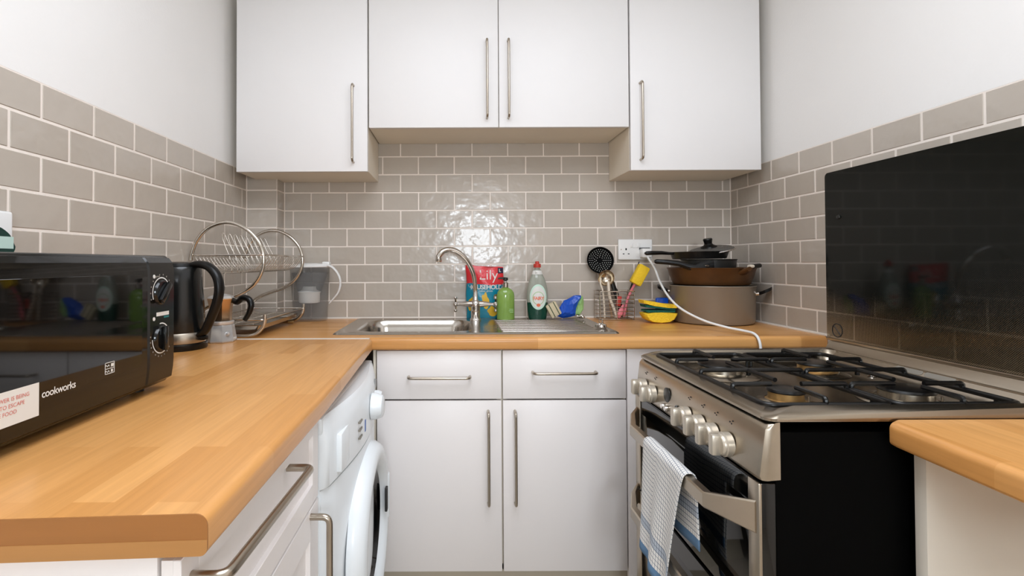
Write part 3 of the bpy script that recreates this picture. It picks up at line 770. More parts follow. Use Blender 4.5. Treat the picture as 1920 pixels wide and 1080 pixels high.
text('lettering', 'cookworks', .0145, T_((MX+.0010, -1.5185, .9725)) @ Mt, M['print_white'], d, bold=.0002, space=.92)
bm = nb()
for z in (.9840, .9935): box(bm, (MX+.0004, -1.3955, z), (MX+.0010, -1.3735, z+.0009))
for y in (-1.3955, -1.3744): box(bm, (MX+.0004, y, .9760), (MX+.0010, y+.0009, .9944))
box(bm, (MX+.0004, -1.3955, .9760), (MX+.0010, -1.3735, .9769))
for z in (.980, .989):
    tube(bm, [(MX+.0008, -1.394+.0012*k, z + .0016*math.sin(k*1.4)) for k in range(9)], .0004, 5)
box(bm, (MX+.0004, -1.3815, .978), (MX+.0010, -1.3775, .9825)); box(bm, (MX+.0004, -1.3815, .9865), (MX+.0010, -1.3755, .9915))
obj('printed_symbol', bm, M['print_white'], d)
for y in (MY0+.04, MY1-.04):
    for x in (MX-.05, -.83): obj('foot', lathe(nb(), [(.012, WT+.0005), (.010, MZ0+.006)], 16, T_((x, y, 0))), M['black_plastic'], t)

# dark green pack on the microwave
t = thing('green_pack', 'dark green rounded pack with a pale label on top of the microwave', 'pack', (-.72, -1.48, MZ1))
pk = rrect(-1.57, -1.397, MZ1-.0012, 1.2085, .013, 5)
pk = [(y, z) for y, z in pk]
pk = [(y - max(0, z-1.186)*1.0, z) if y > -1.45 else (y, z) for y, z in pk]
obj('body', prism(nb(), pk, -.750, -.690, Ml), M['pack_green'], t)
obj('label', box(nb(), (-.691, -1.565, 1.1745), (-.6892, -1.4015, 1.1930)), M['pack_label'], t)
# socket on the left wall behind it
t = thing('wall_plate', 'white plastic plate on the left wall behind the green pack', 'wall plate', (XL, -1.29, 1.21))
obj('plate', box(nb(), (XL+.0005, -1.360, 1.166), (XL+.009, -1.212, 1.2516), .005, 3), M['white_plastic'], t)
obj('rocker', box(nb(), (XL+.008, -1.305, 1.195), (XL+.013, -1.275, 1.223), .002), M['white_plastic'], t)

# ------------------------------------------------------------------ kettle
KX, KY = -.784, -.748
t = thing('kettle', 'black jug kettle with a silver band, beside the microwave', 'kettle', (KX, KY, WT))
K = T_((KX, KY, WT))
obj('base', lathe(nb(), [(.073, 0.0005), (.075, .004), (.074, .016), (.070, .019)], 40, K), M['black_plastic'], t)
obj('band', lathe(nb(), [(.0705, .0195), (.0708, .021), (.0698, .047), (.0690, .048)], 40, K), M['satin'], t)
obj('body', lathe(nb(), [(.0688, .0485), (.0695, .052), (.066, .12), (.061, .19), (.0585, .224), (.055, .231), (.03, .238), (0, .240)], 40, K), M['kettle'], t)
obj('lid', lathe(nb(), [(.05, .233), (.048, .241), (.02, .245), (0, .2455)], 32, K), M['black_plastic'], t)
ang = math.radians(-12)
def kp(r, z): return (KX + r*math.cos(ang), KY + r*math.sin(ang), WT+z)
hp = smooth([kp(.040, .234), kp(.066, .238), (kp(.098, .230)), kp(.122, .205), kp(.130, .172), kp(.123, .132), kp(.104, .088), kp(.085, .052), kp(.066, .040)], 6)
bm = nb(); n_ = len(hp); lo = []
for i, p in enumerate(hp):
    a = hp[max(i-1, 0)]; b_ = hp[min(i+1, n_-1)]; tg = (b_-a).normalized(); sd = Vector((-math.sin(ang), math.cos(ang), 0)); nn = tg.cross(sd).normalized()
    w_ = .0150; h_ = .0095 + .003*math.sin(PI*i/(n_-1))
    lo.append([p + sd*w_*math.cos(2*PI*k/14) + nn*h_*math.sin(2*PI*k/14) for k in range(14)])
loft(bm, lo); obj('handle', bm, M['black_plastic'], t)
obj('switch', box(nb(), (-.008, -.010, 0), (.012, .010, .012), .003, 2, T_(kp(.077, .026)) @ Rm(ang, 'Z')), M['black_plastic'], t)
obj('spout', prism(nb(), [(-.022, 0), (.022, 0), (0, .034)], .19, .232, T_((KX-.052, KY, WT)) @ Rm(PI/2, 'Z')), M['kettle'], t)

# ------------------------------------------------------------------ moka pot
t = thing('moka_pot', 'aluminium stovetop coffee maker with a black handle, behind the kettle', 'coffee maker', (-.722, -.622, WT))
K = T_((-.722, -.622, WT)) @ Rm(PI/8+.12, 'Z')
obj('boiler', lathe(nb(), [(.044, .0005), (.046, .004), (.0385, .050), (.0365, .053)], 8, K), M['alu'], t, angle=15)
obj('collar', lathe(nb(), [(.037, .0535), (.0385, .056), (.0385, .062), (.036, .064)], 32, K), M['alu'], t)
obj('jug', lathe(nb(), [(.0325, .0645), (.031, .075), (.034, .11), (.039, .131), (.0385, .133)], 8, K), M['alu_wood_reflection'], t, angle=15)
obj('lid', lathe(nb(), [(.039, .1335), (.034, .139), (.012, .147), (0, .148)], 8, K), M['alu'], t, angle=15)
obj('knob', lathe(nb(), [(.006, .147), (.006, .152), (.011, .158), (.011, .168), (.008, .171), (0, .171)], 12, K), M['black_plastic'], t)
hp = smooth([(-.690, -.618, WT+.128), (-.672, -.622, WT+.120), (-.655, -.626, WT+.133), (-.634, -.630, WT+.130), (-.625, -.632, WT+.112), (-.632, -.632, WT+.088), (-.645, -.632, WT+.066)], 6)
obj('handle', tube(nb(), hp, [.0075 + .002*math.sin(PI*i/(len(hp)-1)) for i in range(len(hp))], 12), M['black_plastic'], t)
obj('valve', lathe(nb(), [(.006, 0), (.006, .006), (.003, .010)], 12, T_((-.722+.030, -.622-.024, WT+.026)) @ Rm(PI/2, 'Y') @ Rm(.7, 'X')), M['alu'], t)

# ------------------------------------------------------------------ two-tier dish rack
t = thing('dish_rack', 'two-tier chrome wire dish rack with curled tube ends, in the left corner', 'dish rack', (-.74, -.34, WT))
FY = (-.552, -.132)
def s_frame(y):
    q = [(-.852, 1.160), (-.848, 1.182), (-.832, 1.225), (-.800, 1.262), (-.755, 1.281), (-.712, 1.279), (-.668, 1.257), (-.632, 1.217), (-.617, 1.170), (-.622, 1.125), (-.648, 1.082), (-.690, 1.052), (-.740, 1.034), (-.790, 1.015), (-.822, .988), (-.828, .952), (-.812, .926), (-.785, .9165), (-.74, .9162), (-.70, .9162), (-.668, .9165), (-.640, .924), (-.620, .944), (-.613, .965), (-.612, .985)]
    return smooth([(x, y, z) for x, z in q], 4)
for y in FY: obj('side_frame', tube(nb(), s_frame(y), .0062, 12), M['wire'], t)
def rect_loop(x0, x1, z, r): return [(x, y, z) for x, y in rrect(x0, x1, FY[0]-.006, FY[1]+.006, .01, 3)]
ut = obj('upper_tray', tube(nb(), rect_loop(-.845, -.612, 1.177, .01), .0026, 8, closed=True), M['wire'], t)
wm = mesh_of(tube(nb(), smooth([(-.845, 0, 1.177), (-.820, 0, 1.140), (-.79, 0, 1.122), (-.73, 0, 1.118), (-.665, 0, 1.124), (-.635, 0, 1.140), (-.612, 0, 1.177)], 3), .0011, 6), 'wire'); wm.materials.append(M['wire'])
pm = mesh_of(tube(nb(), smooth([(-.745, 0, 1.120), (-.750, .004, 1.16), (-.775, .012, 1.215), (-.786, .020, 1.245), (-.781, .026, 1.247), (-.765, .024, 1.215), (-.735, .020, 1.16), (-.722, .018, 1.120)], 3), .0011, 6), 'wire'); pm.materials.append(M['wire'])
for me in (wm, pm): me.shade_smooth()
def put(me, name, parent, loc):
    o = bpy.data.objects.new(name, me); C.objects.link(o); o.location = loc; attach(o, parent); return o
for i in range(17): put(wm, 'wire', ut, (0, FY[0] + .0245*i + .008, 0))
for i in range(9): put(pm, 'plate_wire', ut, (.02, FY[0] + .045*i + .012, 0))
for x, z in ((-.80, 1.1265), (-.745, 1.1185), (-.69, 1.1205)): obj('long_wire', tube(nb(), [(x, FY[0], z), (x, FY[1], z)], .0016, 6), M['wire'], ut)
lt = obj('lower_tray', tube(nb(), rect_loop(-.822, -.614, .968, .01), .0026, 8, closed=True), M['wire'], t)
lm = mesh_of(tube(nb(), smooth([(-.822, 0, .968), (-.79, 0, .956), (-.72, 0, .953), (-.65, 0, .956), (-.614, 0, .968)], 3), .0011, 6), 'wire'); lm.materials.append(M['wire']); lm.shade_smooth()
for i in range(17): put(lm, 'wire', lt, (0, FY[0] + .0245*i + .008, 0))
for x in (-.79, -.72, -.65): obj('long_wire', tube(nb(), [(x, FY[0], .9535), (x, FY[1], .9535)], .0016, 6), M['wire'], lt)
bm = nb(); lo = []
for ins, z in ((.012, .932), (0, .934), (-.004, .949), (-.006, .949), (-.004, .948), (.002, .9355), (.012, .9345)):
    lo.append([(x, y, z) for x, y in rrect(-.800+ins, -.634-ins, FY[0]+.014+ins, FY[1]-.014-ins, .016, 5)])
loft(bm, lo); obj('drip_tray', bm, M['sink'], t)
obj('bar_end', lathe(nb(), [(.006, 0), (.006, .02), (0, .022)], 12, T_((-.652, -.20, .9205)) @ AXX), M['brass'], t)

# ------------------------------------------------------------------ filter jug
JY = -.066
t = thing('water_filter_jug', 'smoky clear water filter jug with a white lid and handle, in the left corner', 'jug', (-.60, JY, WT))
def oval(cx, hw, hd, z, n=32, sk=0): return [(cx + hw*math.copysign(abs(math.cos(a))**.8, math.cos(a)), JY + hd*math.copysign(abs(math.sin(a))**.8, math.sin(a)), z) for a in (2*PI*k/n for k in range(n))]
lo = [oval(-.603, .066, .046, WT+.001), oval(-.603, .070, .050, WT+.006), oval(-.604, .074, .053, WT+.09), oval(-.606, .082, .056, WT+.222), oval(-.606, .080, .054, WT+.222), oval(-.604, .072, .051, WT+.09), oval(-.603, .067, .047, WT+.008)]
obj('body', loft(nb(), lo), M['jug'], t, angle=50)
obj('lid', loft(nb(), [oval(-.606, .083, .057, WT+.2225), oval(-.604, .084, .058, WT+.227), oval(-.596, .070, .05, WT+.235), oval(-.590, .03, .02, WT+.240)]), M['white_plastic'], t)
obj('lid_tab', box(nb(), (-.552, JY-.018, WT+.229), (-.520, JY+.018, WT+.246), .006, 2), M['white_plastic'], t)
obj('filter', lathe(nb(), [(.040, WT+.075), (.043, WT+.079), (.044, WT+.115), (.047, WT+.120), (.030, WT+.128), (.026, WT+.142), (0, WT+.142)], 28, T_((-.608, JY, 0))), M['white_plastic'], t)
obj('inner_funnel', loft(nb(), [oval(-.607, .048, .036, WT+.122), oval(-.606, .074, .050, WT+.20), oval(-.606, .072, .049, WT+.20), oval(-.607, .046, .035, WT+.123)]), M['jug'], t)
hp = smooth([(-.545, JY-.02, WT+.235), (-.508, JY-.02, WT+.222), (-.482, JY-.02, WT+.190), (-.474, JY-.02, WT+.155), (-.482, JY-.02, WT+.120), (-.500, JY-.02, WT+.095), (-.520, JY-.02, WT+.072)], 6)
bm = nb(); lo = []
for i, p in enumerate(hp):
    a = hp[max(i-1, 0)]; b_ = hp[min(i+1, len(hp)-1)]; tg = (b_-a).normalized(); sd = Vector((0, 1, 0)); nn = tg.cross(sd)
    k_ = 1 - .55*i/len(hp)
    lo.append([p + sd*.012*k_*math.cos(2*PI*k/12) + nn*.0065*k_*math.sin(2*PI*k/12) for k in range(12)])
obj('handle', loft(bm, lo), M['white_plastic'], t)

# ------------------------------------------------------------------ things on the sink ledge
DZ = SZ + .0015
# glove pouch
PX0, PX1, PYY = .049, .200, -.040
t = thing('glove_packet', 'red and teal packet of household rubber gloves, behind the tap', 'packet', ((PX0+PX1)/2, PYY, DZ))
PH = .222
def pouch_y(x, z):
    u = (x-PX0)/(PX1-PX0); v = (z-DZ)/PH
    u = min(1, max(0, u)); v = min(1, max(0, v))
    return PYY + .006 - .020*(math.sin(PI*u)**.6)*(max(0, math.sin(PI*min(1, v*.92+.02)))**.6) - .0035*math.sin(u*9+v*14)*v*math.sin(PI*u)
def pouch_top(u): return PH*(1 - .035*u + .018*math.sin(u*7+.4) + .01*math.sin(u*17))
def pouch_pt(u, v, back=False):
    z = DZ + .001 + v*pouch_top(u); x = PX0 + (PX1-PX0)*u + .008*v*(u-.2) + .002*math.sin(v*11)
    return (x, (PYY+.014 if back else pouch_y(PX0 + (PX1-PX0)*u, z)), z)
def pouch_part(v0, v1, material, nm):
    bm = nb(); n = 24; rows = 16
    lo = []
    for j in range(rows+1):
        v = v0 + (v1-v0)*j/rows
        lo.append([pouch_pt(i/n, v) for i in range(n+1)] + [pouch_pt(1-i/4, v, True) for i in range(5)])
    return obj(nm, loft(bm, lo), material, t, angle=60)
pouch_part(0, .655, M['pouch_teal'], 'lower_print'); pouch_part(.655, 1, M['pouch_red'], 'upper_print')
def on_pouch(p): return Vector((p.x, pouch_y(p.x - .004*(p.z-DZ)/PH, p.z) - .0012, p.z))
TXT = Matrix(((1, 0, 0, 0), (0, 0, -1, 0), (0, 1, 0, 0), (0, 0, 0, 1)))        # text x -> x, text y -> z
text('lettering', 'Lily', .060, T_((.100, 0, DZ+.164)) @ TXT, M['print_white'], t, warp=on_pouch, bold=-.0004)
text('lettering', 'HOUSEHOLD', .0265, T_((.053, 0, DZ+.124)) @ TXT, M['print_white'], t, warp=on_pouch, bold=.0006, space=.9)
text('lettering', 'rubber gloves', .0105, T_((.100, 0, DZ+.1135)) @ TXT, M['print_white'], t, warp=on_pouch)
def flat_shape(name, outline, material, parent, warp, M_=None):
    bm = nb(); bm.faces.new([bm.verts.new((x, 0, z)) for x, z in outline])
    bmesh.ops.triangulate(bm, faces=bm.faces); bmesh.ops.subdivide_edges(bm, edges=bm.edges, cuts=2, use_grid_fill=True)
    for v in bm.verts: v.co = warp(v.co)
    return obj(name, bm, material, parent, flip=False)
def blob(cx, cz, w_, h_, rot=0, n=20, fing=0):
    o = []
    for k in range(n*2):
        a = 2*PI*k/(n*2); r = 1 + (fing*math.cos(5*a) if math.sin(a) > -.2 else 0)
        x, z = w_*r*math.cos(a), h_*r*math.sin(a); o.append((cx + x*math.cos(rot)-z*math.sin(rot), DZ + cz + x*math.sin(rot)+z*math.cos(rot)))
    return o
flat_shape('glove_picture', blob(.128, .074, .014, .034, .1, fing=.16), M['glove_y'], t, on_pouch)
flat_shape('glove_picture', blob(.066, .062, .010, .030, -.1, fing=.14), M['glove_y'], t, on_pouch)
flat_shape('glove_picture', blob(.158, .030, .020, .022, .5, fing=.12), M['glove_y'], t, on_pouch)
flat_shape('size_badge', blob(.173, .090, .011, .013), M['brass'], t, on_pouch)
flat_shape('size_corner', [(.184, DZ+.190), (.2075, DZ+.190), (.2075, DZ+.2125), (.184, DZ+.214)], M['pouch_dark'], t, lambda p: Vector((p.x-.003, on_pouch(p).y-.0008, p.z)))
text('lettering', 'L', .018, T_((.189, 0, DZ+.196)) @ TXT, M['print_white'], t, warp=lambda p: Vector((p.x-.003, on_pouch(p).y-.0014, p.z)), bold=.0005)

# hand soap
t = thing('soap_dispenser', 'pump bottle of green hand soap beside the glove packet', 'soap bottle', (.209, -.088, DZ))
K = T_((.209, -.088, DZ))
obj('bottle', lathe(nb(), [(.034, .0005), (.0365, .004), (.0365, .098), (.034, .112), (.026, .124), (.013, .131), (.012, .136)], 36, K, sy=.62), M['soap'], t)
obj('collar', lathe(nb(), [(.0125, .134), (.0125, .152), (.007, .154), (.006, .158)], 24, K), M['chrome'], t)
obj('pump', lathe(nb(), [(.005, .156), (.005, .160), (.0105, .163), (.0105, .172), (.008, .174), (0, .1745)], 24, K), M['pan_dark'], t)
obj('nozzle', tube(nb(), [(.209, -.088, DZ+.1705), (.188, -.091, DZ+.1715), (.178, -.092, DZ+.169)], [.005, .004, .003], 10), M['pan_dark'], t)
for i in range(3): obj('printed_line', box(nb(), (.222-.002*i, -.1108+.001*i, DZ+.043-.006*i), (.238, -.1098+.001*i, DZ+.0455-.006*i)), M['bag_lime'], t)

# washing-up liquid
FX, FYY = .341, -.083
t = thing('washing_up_liquid', 'clear bottle of dark green washing-up liquid with a red cap', 'bottle', (FX, FYY, DZ))
K = T_((FX, FYY, DZ))
def fw_(z):     # half width of the bottle at height z
    P_ = [(0, .036), (.01, .0385), (.03, .041), (.06, .0430), (.09, .0440), (.12, .0425), (.15, .0365), (.17, .0300), (.185, .0225), (.196, .0185), (.204, .0170)]
    for (a, ra), (b_, rb) in zip(P_, P_[1:]):
        if z <= b_: return ra + (rb-ra)*(z-a)/(b_-a)
    return P_[-1][1]
SYF = .60
zs = [i*.0068 for i in range(11)]
obj('liquid', lathe(nb(), [(.034, .0005)] + [(fw_(z), z+.003) for z in zs], 40, K, sy=SYF), M['fairy_green'], t)
zs = [.0715 + i*.0066 for i in range(21)]
obj('bottle', lathe(nb(), [(fw_(z), z) for z in zs] + [(.0115, .207), (.0115, .214)], 40, K, sy=SYF), M['fairy_clear'], t)
obj('collar_label', lathe(nb(), [(.0228, .186), (.0222, .188), (.0188, .200), (.0180, .202)], 36, K, sy=.66), M['print_white'], t)
obj('cap', lathe(nb(), [(.0150, .2145), (.0155, .216), (.0150, .229), (.0085, .231), (.008, .239), (.006, .2405), (0, .2405)], 24, K), M['red'], t)
def on_fairy(off):
    def f(p):
        z = p.z - DZ; w_ = fw_(min(.2, max(.0, z))); x = max(-.999, min(.999, (p.x-FX)/w_))
        return Vector((p.x, FYY - w_*SYF*math.sqrt(1-x*x) - off, p.z))
    return f
def fring(name, r0x, r0z, cz, material, off, n=40):
    bm = nb(); c = bm.verts.new((FX, 0, DZ+cz)); rings = [[c]]
    for q in (.35, .7, 1):
        rings.append([bm.verts.new((FX + r0x*q*math.cos(2*PI*k/n), 0, DZ+cz + r0z*q*math.sin(2*PI*k/n))) for k in range(n)])
    for k in range(n): bm.faces.new((c, rings[1][k], rings[1][(k+1) % n]))
    for a, b_ in zip(rings[1:], rings[2:]):
        for k in range(n): bm.faces.new((a[k], b_[k], b_[(k+1) % n], a[(k+1) % n]))
    f = on_fairy(off)
    for v in bm.verts: v.co = f(v.co)
    return obj(name, bm, material, t, flip=False)
fring('label_print', .0340, .052, .094, M['mint'], .0012)
fring('label_print', .0290, .044, .094, M['print_white'], .0017)
fring('label_ring', .0240, .0270, .089, M['bag_lime'], .0020)
fring('label_print', .0218, .0245, .089, M['print_white'], .0023)
fring('label_print', .0080, .0065, .0610, M['orange_txt'], .0024)
text('lettering', 'FAIRY', .0195, T_((FX-.0215, 0, DZ+.0820)) @ TXT, M['orange_txt'], t, warp=on_fairy(.0028), bold=.0004, space=.86)
text('lettering', '2x', .010, T_((FX-.012, 0, DZ+.1905)) @ TXT, M['print_grey'], t, warp=lambda p: Vector((p.x, FYY-.0150 - .0004, p.z)))

# blue cloth packet leaning on the drainer
t = thing('cloth_packet', 'crumpled blue plastic packet with striped beige dishcloths, by the washing-up bottle', 'packet', (.45, -.085, DZ))
Mc = T_((.402, -.098, DZ+.0345)) @ Rm(math.radians(-28), 'Y')
bm = nb(); box(bm, (-.018, -.014, -.024), (.028, .014, .034), .005, 2, Mc); cl = obj('dishcloth', bm, M['cloth_beige'], t)
for q in (-.004, .017): bm = nb(); box(bm, (q-.0018, -.0148, -.0235), (q+.0018, .0148, .0338), .0008, 1, Mc); obj('stripe', bm, M['cloth_green'], cl)
def crumple(cx, cz, rx, rz, ry, seed, mat_, nm, pts):
    random.seed(seed); bm = nb(); lo = []
    for q in range(7):
        f = q/6; sc = math.sin(PI*(.12+.76*f)); y = -.088 + ry*(f*2-1)
        lo.append([(cx + (x-cx)*sc + random.uniform(-.003, .003), y + random.uniform(-.003, .003), max(DZ+.001, cz + (z-cz)*sc + random.uniform(-.003, .003))) for x, z in pts])
    loft(bm, lo); return obj(nm, bm, mat_, t, angle=20)
crumple(.47, DZ+.045, 0, 0, .020, 3, M['bag_blue'], 'wrapper', [(.418, DZ+.012), (.445, DZ+.008), (.475, DZ+.012), (.495, DZ+.018), (.500, DZ+.045), (.512, DZ+.070), (.522, DZ+.098), (.495, DZ+.100), (.470, DZ+.086), (.452, DZ+.078), (.440, DZ+.060), (.428, DZ+.035)])
crumple(.51, DZ+.055, 0, 0, .014, 5, M['bag_lime'], 'wrapper_print', [(.492, DZ+.022), (.515, DZ+.018), (.527, DZ+.040), (.530, DZ+.075), (.528, DZ+.098), (.512, DZ+.080), (.497, DZ+.055)])
random.seed(11)
t = obj('steel_scourer', nb() if False else tube(nb(), smooth([(.515 + .018*math.cos(i*2.4)*random.uniform(.4, 1), -.105 + .014*math.sin(i*2.4)*random.uniform(.4, 1), DZ+.008 + .010*random.random()) for i in range(26)], 4), .0028, 6), M['wire'])
tag(t, 'tangled steel scourer on the drainer below the blue packet', 'scourer')
# plug on the drainer corner
t = thing('sink_plug', 'small chrome sink plug on the right corner of the drainer', 'plug', (.535, -.37, DZ))
obj('disc', lathe(nb(), [(.019, .0005), (.021, .003), (.020, .010), (.012, .013), (.005, .016), (0, .017)], 24, T_((.520, -.375, DZ+.003))), M['chrome'], t)
obj('ring', tube(nb(), [(.520 + .007*math.cos(2*PI*k/14), -.375, DZ+.0245 + .007*math.sin(2*PI*k/14)) for k in range(14)], .0014, 6, closed=True), M['chrome'], t)
ch = smooth([(.524, -.375, DZ+.026), (.534, -.36, DZ+.012), (.545, -.34, DZ+.006), (.540, -.30, DZ+.005)], 5)
obj('chain', tube(nb(), ch, [.0015 + .0012*(i % 2) for i in range(len(ch))], 8), M['chrome'], t)

# ------------------------------------------------------------------ utensil basket and utensils
BX0, BX1, BY0, BY1, BZ0, BZ1 = .590, .738, -.108, -.022, WT+.004, WT+.118
t = thing('utensil_basket', 'chrome wire basket holding kitchen utensils, under the wall socket', 'basket', ((BX0+BX1)/2, (BY0+BY1)/2, WT))
for i in range(8):
    z = BZ0 + (BZ1-BZ0)*i/7; e = .004*(1-i/7)
    obj('wire', tube(nb(), [(x, y, z) for x, y in rrect(BX0+e, BX1-e, BY0+e, BY1-e, .008, 3)], .0021 if i in (0, 7) else .0013, 6, closed=True), M['wire'], t)
for x in (BX0+.004, (BX0+BX1)/2, BX1-.004):
    for y in (BY0+.002, BY1-.002): obj('upright', tube(nb(), [(x, y, WT+.0008), (x, y, BZ1+.002)], .0016, 6), M['wire'], t)
for i in range(7): x = BX0+.02 + i*.018; obj('floor_wire', tube(nb(), [(x, BY0+.004, BZ0), (x, BY1-.004, BZ0)], .0013, 6), M['wire'], t)
def disc_tool(name, label, cat, c, r, nrm_tilt, handle, mat_h, build, hr=.0045):
    t = thing(name, label, cat, handle[-1])
    build(t, c, r)
    obj('handle', tube(nb(), smooth(handle, 5), hr, 8), mat_h, t)
    return t
def skim(t, c, r):
    K = T_(c) @ AXNY @ Rm(-.12, 'X')
    obj('head', lathe(nb(), [(r, .004), (r*1.0, .0), (r*.9, -.006), (r*.5, -.010), (0, -.011), (0, -.0125), (r*.5, -.0115), (r*.92, -.0075), (r*1.02, 0), (r, .004)], 40, K, cap=False), M['matt_black'], t)
    bm = nb()
    for q, cnt in ((.26, 8), (.40, 13), (.54, 18), (.68, 24), (.82, 30)):
        for k in range(cnt):
            a = 2*PI*k/cnt; d_ = (-.011 + .002*q if q < .5 else -.010 + .01*(q-.5)) - .0006
            lathe(bm, [(.0015, d_+.0012), (.0, d_+.0014)], 6, K @ T_((r*q*math.cos(a), r*q*math.sin(a), 0)))
    o = obj('perforations', bm, M['print_white'], t); o['kind'] = 'stuff'
disc_tool('skimmer', 'large round black skimmer with many small holes, in the utensil basket', 'skimmer', (.617, -.036, 1.157), .056, 0, [(.652, -.034, 1.112), (.672, -.036, 1.06), (.695, -.040, .99), (.716, -.042, BZ0+.006)], M['black_plastic'], skim)
def ladle(t, c, r):
    K = T_(c) @ AXNY @ Rm(.25, 'X')
    obj('bowl', lathe(nb(), [(r, 0), (r*.96, -.010), (r*.75, -.022), (r*.4, -.030), (0, -.033), (0, -.0315), (r*.4, -.0285), (r*.73, -.0205), (r*.94, -.009), (r*.98, 0), (r, 0)], 32, K, cap=False), M['steel_spoon'], t)
disc_tool('ladle', 'steel ladle standing below the black skimmer in the utensil basket', 'ladle', (.628, -.080, 1.082), .034, 0, [(.634, -.082, 1.052), (.640, -.080, 1.00), (.652, -.074, BZ0+.006)], M['wood_dark'], ladle)
t = obj('cream_spatula', tube(nb(), smooth([(.632, -.094, 1.070), (.634, -.094, 1.035), (.640, -.092, .995), (.656, -.090, .955), (.668, -.088, BZ0+.006)], 5), [.006]*21, 10), M['cream_plastic'])
tag(t, 'cream plastic spatula handle angled across the utensil basket', 'spatula')
t = obj('cream_utensil', tube(nb(), smooth([(.600, -.098, 1.082), (.598, -.1, 1.06), (.606, -.1, 1.035), (.612, -.098, .99), (.616, -.095, BZ0+.006)], 5), [.0035]*21, 10), M['cream_plastic'])
tag(t, 'thin cream handle at the left side of the utensil basket', 'utensil')
t = thing('red_spatula', 'small red-ended utensil in the middle of the utensil basket', 'utensil', (.70, -.06, BZ0))
obj('head', box(nb(), (-.010, -.003, -.020), (.010, .003, .022), .003, 2, T_((.682, -.072, .985)) @ Rm(.15, 'Y')), M['red'], t)
obj('stem', tube(nb(), [(.674, -.070, 1.035), (.678, -.071, 1.01), (.690, -.070, .945), (.695, -.066, BZ0+.006)], .004, 8), M['black_plastic'], t)
t = obj('pink_spoon', lathe(nb(), [(0, -.03), (.006, -.026), (.011, -.010), (.011, .004), (.006, .018), (.004, .03), (0, .031)], 16, T_((.681, -.100, .946)) @ Rm(.35, 'Y'), sy=.4), M['pink'])
tag(t, 'small pink plastic spoon low in the utensil basket', 'spoon')
t = thing('sponge_brush', 'pink-handled washing-up brush with a yellow foam head, leaning right', 'brush', (.70, -.06, BZ0))
Mb = T_((.770, -.070, 1.094)) @ Rm(math.radians(29), 'Y')
bm = nb(); box(bm, (-.0235, -.016, -.043), (.0235, .016, .043), .006, 2, Mb); obj('foam_head', bm, M['yellow'], t)
obj('handle', tube(nb(), smooth([(.757, -.069, 1.066), (.750, -.068, 1.055), (.735, -.060, 1.022), (.720, -.060, .985), (.706, -.06, BZ0+.006)], 5), .0055, 10), M['pink'], t)
t = obj('black_skewer', tube(nb(), [(.783, -.030, 1.150), (.768, -.032, 1.105), (.735, -.036, 1.01), (.705, -.04, BZ0+.006)], [.0022, .003, .0035, .0035], 8), M['black_plastic'])
tag(t, 'thin black stick behind the yellow foam brush', 'utensil')
t = obj('dark_utensil', tube(nb(), smooth([(.660, -.045, 1.07), (.668, -.048, 1.035), (.685, -.050, .985), (.702, -.045, BZ0+.006)], 5), [.0075]*16, 10), M['pan_dark'])
tag(t, 'dark utensil handle behind the ladle in the utensil basket', 'utensil')

# ------------------------------------------------------------------ socket, plug, cable
t = thing('wall_socket', 'white double wall socket on the back wall', 'socket', (.775, 0, 1.158))
obj('plate', box(nb(), (.702, -.0095, 1.158), (.848, -.0004, 1.246), .0035, 3), M['white_plastic'], t)
for cx in (.735, .812):
    h = nb()
    box(h, (cx-.003, -.0098, 1.199), (cx+.003, -.0092, 1.208)); box(h, (cx-.0145, -.0098, 1.1815), (cx-.0075, -.0092, 1.1855)); box(h, (cx+.0075, -.0098, 1.1815), (cx+.0145, -.0092, 1.1855))
    obj('pin_holes', h, M['slate'], t)
for x in (.758, .789): obj('rocker', box(nb(), (x-.006, -.0125, 1.211), (x+.006, -.009, 1.229), .001), M['white_plastic'], t)
obj('printed_line', box(nb(), (.764, -.0099, 1.2085), (.785, -.0094, 1.2095)), M['print_grey'], t)
for x in (.714, .836): obj('screw', lathe(nb(), [(.0028, 0), (.0026, .0008), (0, .001)], 12, T_((x, -.0095, 1.202)) @ AXNY), M['satin'], t)
t = thing('plug_cable', 'white plug and cable trailing from the socket in front of the pot to the cooker', 'cable', (.815, -.03, 1.18))
obj('plug', box(nb(), (.792, -.044, 1.166), (.834, -.0102, 1.206), .006, 3), M['white_plastic'], t)
obj('plug_pins_cover', box(nb(), (.790, -.016, 1.202), (.836, -.0101, 1.210), .002), M['pan_dark'], t)
cb = smooth([(.815, -.040, 1.170), (.8155, -.058, 1.158), (.822, -.10, 1.120), (.815, -.17, 1.068), (.815, -.25, 1.016), (.828, -.33, .976), (.868, -.41, .944), (.913, -.475, .928), (.944, -.525, .9225), (.958, -.562, .917), (.962, -.582, .895), (.962, -.590, .850), (.962, -.60, .78)], 8)
obj('cable', tube(nb(), cb, .0042, 10), M['white_plastic'], t)

